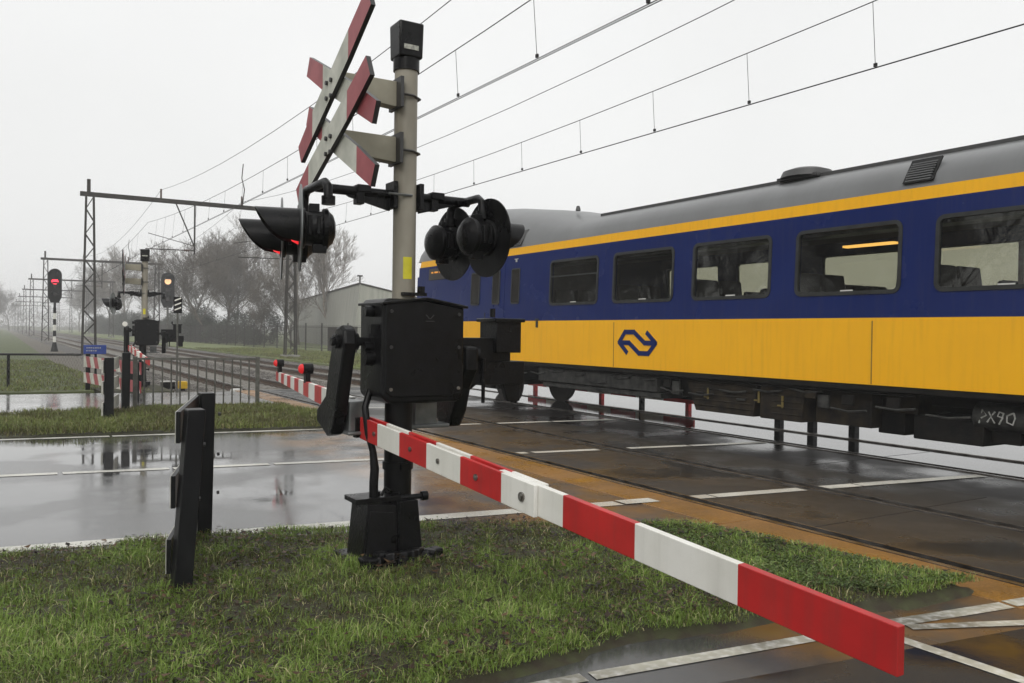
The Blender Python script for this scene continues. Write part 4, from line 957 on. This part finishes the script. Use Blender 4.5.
# ------------------------------------------------------------------ hall and fence
hl=empty('industrial_hall',(27,72,0),'grey metal-clad hall with a low ridge behind the bare trees','building')
c0=Vector((25.6,66.4,0)); cl=Vector((37.0,125,0)); crr=Vector((36.9,70.5,0))
g=MB()
H0,H1,H2=5.35,5.35,6.3
g.add([c0+Vector((-.55,-.0,-.3)),cl+Vector((0,0,-.3)),cl+Vector((0,0,H1)),c0+Vector((.0,0,H0))],[(0,1,2,3),(3,2,1,0)]); g.build('side_wall','hall',hl)
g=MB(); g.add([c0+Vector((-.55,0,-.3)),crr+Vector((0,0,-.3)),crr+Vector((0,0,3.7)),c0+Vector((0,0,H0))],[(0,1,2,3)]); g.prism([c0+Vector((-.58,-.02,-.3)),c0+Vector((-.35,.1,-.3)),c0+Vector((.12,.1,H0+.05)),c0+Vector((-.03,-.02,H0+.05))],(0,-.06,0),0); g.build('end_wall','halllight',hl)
g=MB(); bk=crr+(cl-c0)
g.add([c0+Vector((-.1,-.1,H0)),crr+Vector((0,0,3.7)),bk+Vector((0,0,3.7)),cl+Vector((-.1,0,H1)),c0+Vector((-.1,-.1,H0+.14)),crr+Vector((0,0,3.84)),bk+Vector((0,0,3.84)),cl+Vector((-.1,0,H1+.14))],[(0,3,2,1),(4,5,6,7),(0,1,5,4),(3,0,4,7),(1,2,6,5),(2,3,7,6)]); rf_=g.build('roof','mast',hl)
g=MB(); g.cyl(c0+Vector((.05,.2,H0)),c0+Vector((.05,.2,H0+.75)),.07,n=8); g.box(c0+Vector((.05,.2,H0+.7)),(.4,.2,.12)); g.build('vent_pipe','mast',rf_)
fe=empty('site_fence',(18,70,0),'dark steel panel fence along the pale grass in front of the hall','fence')
fpts=[(22.5,50),(20.2,60),(19.2,72),(18.6,90),(18.2,130)]
g=MB()
for i in range(len(fpts)-1):
    a=Vector((*fpts[i],0)); b=Vector((*fpts[i+1],0)); nn=int((b-a).length/.14)
    for z in (.15,1.7): g.cyl(a+Vector((0,0,z)),b+Vector((0,0,z)),.022,n=4)
    for k in range(nn): p=a+(b-a)*k/nn; g.cyl(p+Vector((0,0,-.2)),p+Vector((0,0,1.85)),.011,n=3,caps=False)
q=g.build('fence_bars','mast',fe)
for i in range(len(fpts)-1):
    a=Vector((*fpts[i],0)); b=Vector((*fpts[i+1],0)); nn=int((b-a).length/2.6)
    for k in range(nn): p=a+(b-a)*k/nn; g=MB(); g.box(p+Vector((0,0,.9)),(.08,.08,2.2)); g.build('post','mast',fe)
g=MB(); g.prism([(21.2,55.5,-.1),(20.9,57.5,-.1),(20.9,57.5,1.75),(21.2,55.5,1.75)],(.05,0,0)); g.prism([(20.8,58,-.1),(20.5,59.6,-.1),(20.5,59.6,1.7),(20.8,58,1.7)],(.05,0,0)); g.build('screen_panel','underbrown',fe)

# ------------------------------------------------------------------ trees
def bare_tree(seed,H,spread,twig_r=.0105,lean=0,birch=False,levels=5):
    rd=random.Random(seed); tk=MB(); cr=MB()
    def branch(p,d,L_,r,lv):
        segs=4 if lv<2 else 3; pts=[p]; rs=[r]; dd_=d.copy()
        for k in range(segs):
            dd_=(dd_+Vector((rd.gauss(0,.16),rd.gauss(0,.16),rd.gauss(.05,.08)))).normalized(); p=p+dd_*(L_/segs); pts.append(p); rs.append(r*(1-.6*(k+1)/segs))
        tgt=tk if lv<=1 else cr
        tgt.tube(pts,r,6 if lv==0 else (4 if lv<3 else 3),rs=rs) if lv<4 else tgt.cyl(pts[0],pts[-1],r,r*.5,n=3,caps=False)
        if lv>=levels: return
        nb=(12,7,5,4,4)[lv] if lv<5 else 0
        for k in range(nb):
            t=(.30+.70*(k+rd.random()*.6)/nb) if lv==0 else (.25+.75*(k+rd.random())/nb)
            i=min(int(t*segs),segs-1); q=pts[i].lerp(pts[i+1],t*segs-i)
            a=rd.uniform(0,6.283); u_=dd_.orthogonal().normalized(); v_=dd_.cross(u_); out=(u_*math.cos(a)+v_*math.sin(a))
            ang=rd.uniform(.45,.95)*spread; nd=(dd_*math.cos(ang)+out*math.sin(ang)+Vector((0,0,.18))).normalized()
            branch(q,nd,L_*rd.uniform(.42,.62) if lv else L_*rd.uniform(.38,.55)*(1.15-.4*t),max(r*.5*(1-.4*t),twig_r),lv+1)
        if lv: 
            branch(pts[-1],dd_,L_*.5,max(r*.4,twig_r),lv+1)
    branch(Vector((0,0,-.3)),Vector((lean,0,1)).normalized(),H*.86,H*.016,0)
    return tk,cr
protos=[]
defs=[(3,11.5,1.0,False),(8,10.0,1.15,False),(21,12.0,.8,True)]
TREEG='bare winter trees beyond the tracks'
def tree_from(k,x,y,s,rz,label):
    if protos[k] is None: pass
    t=empty('bare_tree',(x,y,-.1),label,'tree',TREEG)
    for nm_,me,mt in protos[k]:
        o_=bpy.data.objects.new(nm_,me); COL.objects.link(o_); o_.parent=t
    t.scale=(s,s,s); t.rotation_euler=(0,0,rz); return t
for sd_,H,sprd,bi in defs:
    tk,crn=bare_tree(sd_,H,sprd,birch=bi); out=[]
    for nm_,mb in (('trunk',tk),('crown',crn)):
        ob=mb.build(nm_,'birchbark' if bi else 'bark'); out.append((nm_,ob.data,None)); bpy.data.objects.remove(ob)
    protos.append(out)
TL=[(22.0,97,0,1.00,.2,'largest bare tree with a wide rounded crown right of the striped sign'),
(24.5,100,1,1.05,1.3,'bare bushy tree overlapping the right side of the largest rounded crown'),
(19.5,96,1,.92,2.2,'bare tree directly behind the striped sign and the amber signal'),
(26.5,86,2,.78,3.0,'slender bare tree just left of the nearest right-hand lattice mast'),
(29.2,84,2,.88,.7,'slender pale bare tree right of the lattice mast in front of the hall'),
(25.0,108,0,.78,4.1,'small bare tree low between the rounded crown and the lattice mast'),
(23.0,125,0,1.05,5.0,'bare tree just right of the distant barrier post'),
(20.5,140,1,1.05,.9,'bare tree directly behind the distant barrier post'),
(19.5,165,2,1.0,2.9,'hazy bare tree between the left lattice mast and the distant barrier post'),
(20.0,190,0,1.05,1.9,'hazy bare tree just right of the left lattice mast'),
(19.0,225,1,1.1,3.7,'faint bare tree seen through the left lattice mast'),
(19.5,270,0,1.1,.4,'very faint bare tree left of the left lattice mast'),
(24.0,80,0,.52,2.0,'low twiggy bare tree beside the site fence'),
(21.5,84,1,.50,4.0,'lowest twiggy bare tree behind the fence left of the lattice mast'),
(2.4,300,0,1.0,3.0,'hazy tree at the left end of the view along the meadow'),
(-.5,330,1,1.1,1.0,'faintest tree at the left edge, behind the hazy left tree')]
for x,y,k,s,rz,lab in TL: tree_from(k,x,y,s,rz,lab)
for i in range(12):
    x=-13-6*((i*37)%5)/4; y=19+i*4.6; tree_from(i%3,x,y,.9+.1*(i%3),i*1.3,'bare tree in the row west of the tracks mirrored in the coach windows')
for i in range(7):
    x=-15-3*(i%3); y=-20+i*4.0; tree_from(i%3,x,y,.95,i*2.1,'bare tree in the row west of the tracks mirrored in the coach windows')
# evergreen understorey: individual dense shrubs
def shrub_mesh(seed,h,w_,n=3500):
    rg=np.random.default_rng(seed); th=rg.uniform(0,6.283,n); u_=rg.uniform(-1,1,n); rr=(rg.uniform(0.35,1,n))**.5
    lump=1+.25*np.sin(3*th+seed)+.2*np.sin(5*th+u_*4)
    X=np.cos(th)*np.sqrt(1-u_**2)*rr*w_*lump; Y=np.sin(th)*np.sqrt(1-u_**2)*rr*w_*lump; Z=h*.5+u_*h*.5*rr*(1+.15*np.sin(4*th))
    s=rg.uniform(.05,.13,n); c=np.stack([X,Y,Z],1); a=rg.normal(size=(n,3)); b=rg.normal(size=(n,3))
    a/=np.linalg.norm(a,axis=1)[:,None]; b/=np.linalg.norm(b,axis=1)[:,None]
    V=np.stack([c-a*s[:,None],c+b*s[:,None],c+a*s[:,None]],1).reshape(-1,3); T=np.arange(3*n).reshape(-1,3)
    me=bpy.data.meshes.new('shrub'); me.from_pydata(V.tolist(),[],T.tolist()); me.materials.append(M['evergreen']); return me
shm=[shrub_mesh(1,3.6,2.0,6000),shrub_mesh(2,2.6,1.9,5000),shrub_mesh(5,4.6,1.7,6500)]
places=['behind the fence left of the right lattice mast','beside the hall side wall','below the slender bare trees','under the largest rounded crown','under the bare tree behind the sign']
k=0
for i in range(34):
    y=88+i*4.4+random.uniform(-1,1); x=21.5-.012*(y-70)+random.uniform(-1,2.5)
    o_=bpy.data.objects.new('evergreen_shrub',shm[i%3]); COL.objects.link(o_); o_.location=(x,y,-.2); s=random.uniform(.75,1.05); o_.scale=(s*1.2,s*1.2,s); o_.rotation_euler=(0,0,random.uniform(0,6))
    tag(o_,'dark evergreen shrub in the unbroken thicket beneath the bare trees','shrub','evergreen shrubs in the thicket under the trees')
for i,(x,y) in enumerate(((21.2,84),)):
    o_=bpy.data.objects.new('evergreen_shrub',shm[(i+1)%3]); COL.objects.link(o_); o_.location=(x,y,-.2); o_.scale=(.6,.6,.7)
    tag(o_,'dark evergreen shrub in the unbroken thicket beneath the bare trees','shrub','evergreen shrubs in the thicket under the trees')
wl=rawmesh  # far wood closing the vista
def farwood(name,xs,ys,zs,n,label):
    rg=np.random.default_rng(11); X=rg.uniform(*xs,n); Y=rg.uniform(*ys,n); top=zs*(.6+.4*np.sin(X*.11)+.25*np.sin(X*.37+Y*.1)); Z=rg.uniform(-.3,1,n)*np.maximum(top,2)
    s=rg.uniform(.25,.7,n); c=np.stack([X,Y,Z],1); a=rg.normal(size=(n,3)); a/=np.linalg.norm(a,axis=1)[:,None]; b=rg.normal(size=(n,3)); b/=np.linalg.norm(b,axis=1)[:,None]
    V=np.stack([c-a*s[:,None],c+b*s[:,None]*.5,c+a*s[:,None]],1).reshape(-1,3); o_=rawmesh(name,V,np.arange(3*n).reshape(-1,3),'bark'); o_['label']=label
farwood('far_wood',(-90,90),(420,450),9,30000,'faint far wood closing the view along the tracks')
farwood('left_wood',(-60,-1),(340,400),8,16000,'hazy wood at the left edge of the meadow')

# ------------------------------------------------------------------ grass
def inpoly(px,py,poly):
    ins=np.zeros(len(px),bool); j=len(poly)-1
    for i in range(len(poly)):
        xi,yi=poly[i]; xj,yj=poly[j]
        c=((yi>py)!=(yj>py))&(px<(xj-xi)*(py-yi)/(yj-yi+1e-12)+xi); ins^=c; j=i
    return ins
def vnoise(x,y,s,seed):
    rg=np.random.default_rng(seed); g_=rg.uniform(0,1,(64,64)); X=(x*s)%63; Y=(y*s)%63; i=X.astype(int); j=Y.astype(int); fx=X-i; fy=Y-j
    fx=fx*fx*(3-2*fx); fy=fy*fy*(3-2*fy)
    return (g_[i,j]*(1-fx)+g_[i+1,j]*fx)*(1-fy)+(g_[i,j+1]*(1-fx)+g_[i+1,j+1]*fx)*fy
def hgt(x,y): return .015+.05*vnoise(x+50,y+50,1.1,3)+.03*vnoise(x+50,y+50,4,4)+.012*vnoise((x+50)%4+.1,(y+50)%4+.1,14,5)
def edge_d(px,py,poly):
    d=np.full(len(px),9.)
    for i in range(len(poly)):
        a=np.array(poly[i-1]); b=np.array(poly[i]); ab=b-a; t=np.clip(((px-a[0])*ab[0]+(py-a[1])*ab[1])/(ab@ab),0,1)
        d=np.minimum(d,np.hypot(px-a[0]-ab[0]*t,py-a[1]-ab[1]*t))
    return d
def blades(poly,n,h0,h1,wd,hf,name,matn,label,patch=1.2,weights=None,edge=.10,lean=1.0):
    P=np.array(poly); x=RNG.uniform(P[:,0].min(),P[:,0].max(),n*3); y=RNG.uniform(P[:,1].min(),P[:,1].max(),n*3)
    x=x+.03*np.sin(y*23); k=inpoly(x,y,poly); x=x[k][:n]; y=y[k][:n]
    ed=edge_d(x,y,poly); c1=vnoise(x+30,y+30,patch*2.2,9); c2=vnoise(x+30,y+30,patch*6.5,10); dens=.35*c1+.65*c2
    keep=(~((x>1.86)&(x<2.33)&(y>4.74)&(y<5.15)))&(RNG.uniform(0,1,len(x))<np.clip(.16+1.8*(dens-.2),0.14,1))&(ed>RNG.uniform(-.02,edge*.6,len(x))); x=x[keep]; y=y[keep]; dens=dens[keep]; ed=ed[keep]; n=len(x)
    h=(h0+(h1-h0)*RNG.uniform(0,1,n)**1.6)*(.5+.9*dens)*np.clip(.5+ed/edge*.5,.5,1); a=RNG.uniform(0,6.283,n); w_=wd*RNG.uniform(.6,1.4,n)
    la=RNG.uniform(0,6.283,n); ll=h*np.abs(RNG.normal(0,lean,n)); ux,uy=np.cos(a)*w_/2,np.sin(a)*w_/2; lx,ly=np.cos(la)*ll,np.sin(la)*ll
    z=hf(x,y)-.005
    v0=np.stack([x-ux,y-uy,z],1); v1=np.stack([x+ux,y+uy,z],1)
    mxp=np.stack([x+lx*.35,y+ly*.35,z+h*.62],1); v2=mxp-np.stack([ux,uy,0*ux],1)*.8; v3=mxp+np.stack([ux,uy,0*ux],1)*.8; v4=np.stack([x+lx,y+ly,z+h*(1-.3*np.minimum(1,ll/h))],1)
    V=np.stack([v0,v1,v3,v2,v4],1).reshape(-1,3); b=np.arange(n)[:,None]*5
    T=np.concatenate([b+np.array([[0,1,2]]),b+np.array([[0,2,3]]),b+np.array([[3,2,4]])])
    t=np.clip(.30+.38*(c1[keep]-.5)+.45*dens*.9+RNG.normal(0,.14,n)-.1,0,.93); dead=RNG.uniform(0,1,n)<.09; t[dead]=RNG.uniform(.9,1,dead.sum()); dk=RNG.uniform(0,1,n)<.12*(1.4-dens); t[dk]=RNG.uniform(0,.15,dk.sum())
    ob=rawmesh(name,V,T,matn,np.repeat(t,5)); ob['label']=label; return ob
def soilmesh(poly,hf,name,res=.06,base=-.01):
    P=np.array(poly); xs=np.arange(P[:,0].min(),P[:,0].max()+res,res); ys=np.arange(P[:,1].min(),P[:,1].max()+res,res)
    XX,YY=np.meshgrid(xs,ys,indexing='ij'); x=XX.ravel(); y=YY.ravel(); ins=inpoly(x,y,poly); ed=edge_d(x,y,poly); z=np.where(ins,hf(x,y)*np.clip(ed/.15,0,1)+.004,-.02-.0*x); z=np.where(ins,z,-.03)
    ny=len(ys); idx=np.arange(len(x)).reshape(len(xs),ny); a=idx[:-1,:-1].ravel(); b=idx[1:,:-1].ravel(); c=idx[1:,1:].ravel(); d=idx[:-1,1:].ravel()
    ok=ins[a]|ins[b]|ins[c]|ins[d]; T=np.stack([a,b,c,d],1)[ok]
    o_=rawmesh(name,np.stack([x,y,z],1),T,'soil',kind='structure'); return o_
near=[(-7,7.32),(-.05,6.30),(1.5,6.08),(2.9,5.62),(3.25,5.42),(3.75,5.22),(4.45,4.70),(4.66,3.7),(4.96,2.74),(4.25,2.79),(3.75,2.96),(2.95,3.05),(2.62,3.16),(2.3,3.10),(1.9,3.06),(1.5,3.02),(0.6,3.12),(-7,4.3)]
soilmesh(near,hgt,'near_verge_soil')
blades(near,480000,.018,.080,.0042,hgt,'near_grass','grass','tufted green grass with bare brown patches around the near barrier post')
rightp=[(3.55,5.1),(3.85,5.05),(4.40,4.62),(4.62,3.7),(4.9,2.80),(4.2,2.90),(3.7,3.4),(3.9,4.1),(3.5,4.6)]
def weeds(poly,n,name,label):
    P=np.array(poly); x=RNG.uniform(P[:,0].min(),P[:,0].max(),n*3); y=RNG.uniform(P[:,1].min(),P[:,1].max(),n*3); k=inpoly(x,y,poly); x=x[k][:n]; y=y[k][:n]; n=len(x)
    z=hgt(x,y)+RNG.uniform(0,.035,n); a=RNG.uniform(0,6.283,n); L_=RNG.uniform(.008,.02,n); w_=L_*.45; tl=RNG.uniform(.1,.9,n)
    dx,dy=np.cos(a),np.sin(a); v0=np.stack([x,y,z],1); v1=np.stack([x+dx*L_*.5-dy*w_,y+dy*L_*.5+dx*w_,z+L_*tl*.6],1); v2=np.stack([x+dx*L_,y+dy*L_,z+L_*tl],1); v3=np.stack([x+dx*L_*.5+dy*w_,y+dy*L_*.5-dx*w_,z+L_*tl*.6],1)
    V=np.stack([v0,v1,v2,v3],1).reshape(-1,3); T=np.arange(4*n).reshape(-1,4); t=np.clip(vnoise(x+9,y+9,3,4)*.6+RNG.normal(.2,.18,n),0,1)
    rawmesh(name,V,T,'weed',np.repeat(t,4))['label']=label
weeds(rightp,24000,'ground_cover','low leafy ground cover beside the ochre rail kerb')
weeds(near,22000,'verge_weeds','small leafy weeds scattered through the near grass')
# dead leaves
LSZ=(.005,.02)
def leaves(poly,n,name,label,hf):
    P=np.array(poly); x=RNG.uniform(P[:,0].min(),P[:,0].max(),n*6); y=RNG.uniform(P[:,1].min(),P[:,1].max(),n*6); k=inpoly(x,y,poly)&(RNG.uniform(0,1,len(x))<np.clip(vnoise(x+10,y+10,1.3,12)*1.8-.5,.05,1)); x=x[k][:n]; y=y[k][:n]; k=edge_d(x,y,poly)>.10; x=x[k]; y=y[k]; n=len(x)
    a=RNG.uniform(0,6.283,n); s=LSZ[0]+LSZ[1]*RNG.uniform(0,1,n)**2; z=hf(x,y)+RNG.uniform(.015,.06,n); dx,dy=np.cos(a)*s,np.sin(a)*s
    t1=RNG.uniform(-.5,.5,n)*s; t2=RNG.uniform(-.5,.9,n)*s
    V=np.stack([np.stack([x-dx,y-dy,z+t1],1),np.stack([x+dy*.6,y-dx*.6,z],1),np.stack([x+dx,y+dy,z+t2],1),np.stack([x-dy*.6,y+dx*.6,z+t1*.5],1)],1).reshape(-1,3)
    rawmesh(name,V,np.concatenate([np.arange(4*n).reshape(-1,4)[:,[0,1,2]],np.arange(4*n).reshape(-1,4)[:,[0,2,3]]]),'litter',np.repeat(RNG.uniform(0,1,n)**1.7,4))['label']=label
leaves(near,22000,'fallen_leaves','dead brown leaves lying in the near grass',hgt)
LSZ=(.014,.016)
leaves(near,750,'large_fallen_leaves','larger tan and brown leaves scattered on top of the near grass',lambda x,y:hgt(x,y)+.02)
fv=[(-14,15.12),(4.82,12.24),(4.72,16.2),(1.4,16.27),(-.3,15.92),(-14,17.05)]
def h2(x,y): return .025+.03*vnoise(x+40,y+40,1.5,6)
blades(fv,150000,.05,.15,.010,h2,'verge_grass','grassfar','rough grass strip between the road and the far path',patch=.8)
fl=[(-18,24.2),(1.9,22.1),(3.2,21.3),(2.6,24),(1.9,42),(-30,50)]
def h3(x,y): return -.02+0*x
blades(fl,160000,.05,.14,.016,h3,'meadow_grass','grassfar','green meadow grass left of the tracks',patch=.5)
fr_=[(13.1,30),(19,42),(21,52),(18.8,70),(13.1,70)]
def h4(x,y): return -.10+0*x
blades(fr_,60000,.06,.16,.03,h4,'trackside_grass','grassfar','pale grass between the tracks and the site fence',patch=.4)

# ------------------------------------------------------------------ haze
hz=MB(); hz.span((-95,-15,-1.4),(125,455,14.5)); ho=hz.build('haze',[],None); ho['kind']='stuff'; ho['label']='pale drizzly haze over the railway'
hm=bpy.data.materials.new('haze_air'); hm.use_nodes=True; t=hm.node_tree; t.nodes.clear(); oo=t.nodes.new('ShaderNodeOutputMaterial'); pv=t.nodes.new('ShaderNodeVolumePrincipled')
pv.inputs['Color'].default_value=(.985,.985,.985,1); pv.inputs['Density'].default_value=.0019; t.links.new(pv.outputs[0],oo.inputs['Volume']); ho.data.materials.append(hm)
for o_ in bpy.data.objects:
    if '_org' in o_: del o_['_org']
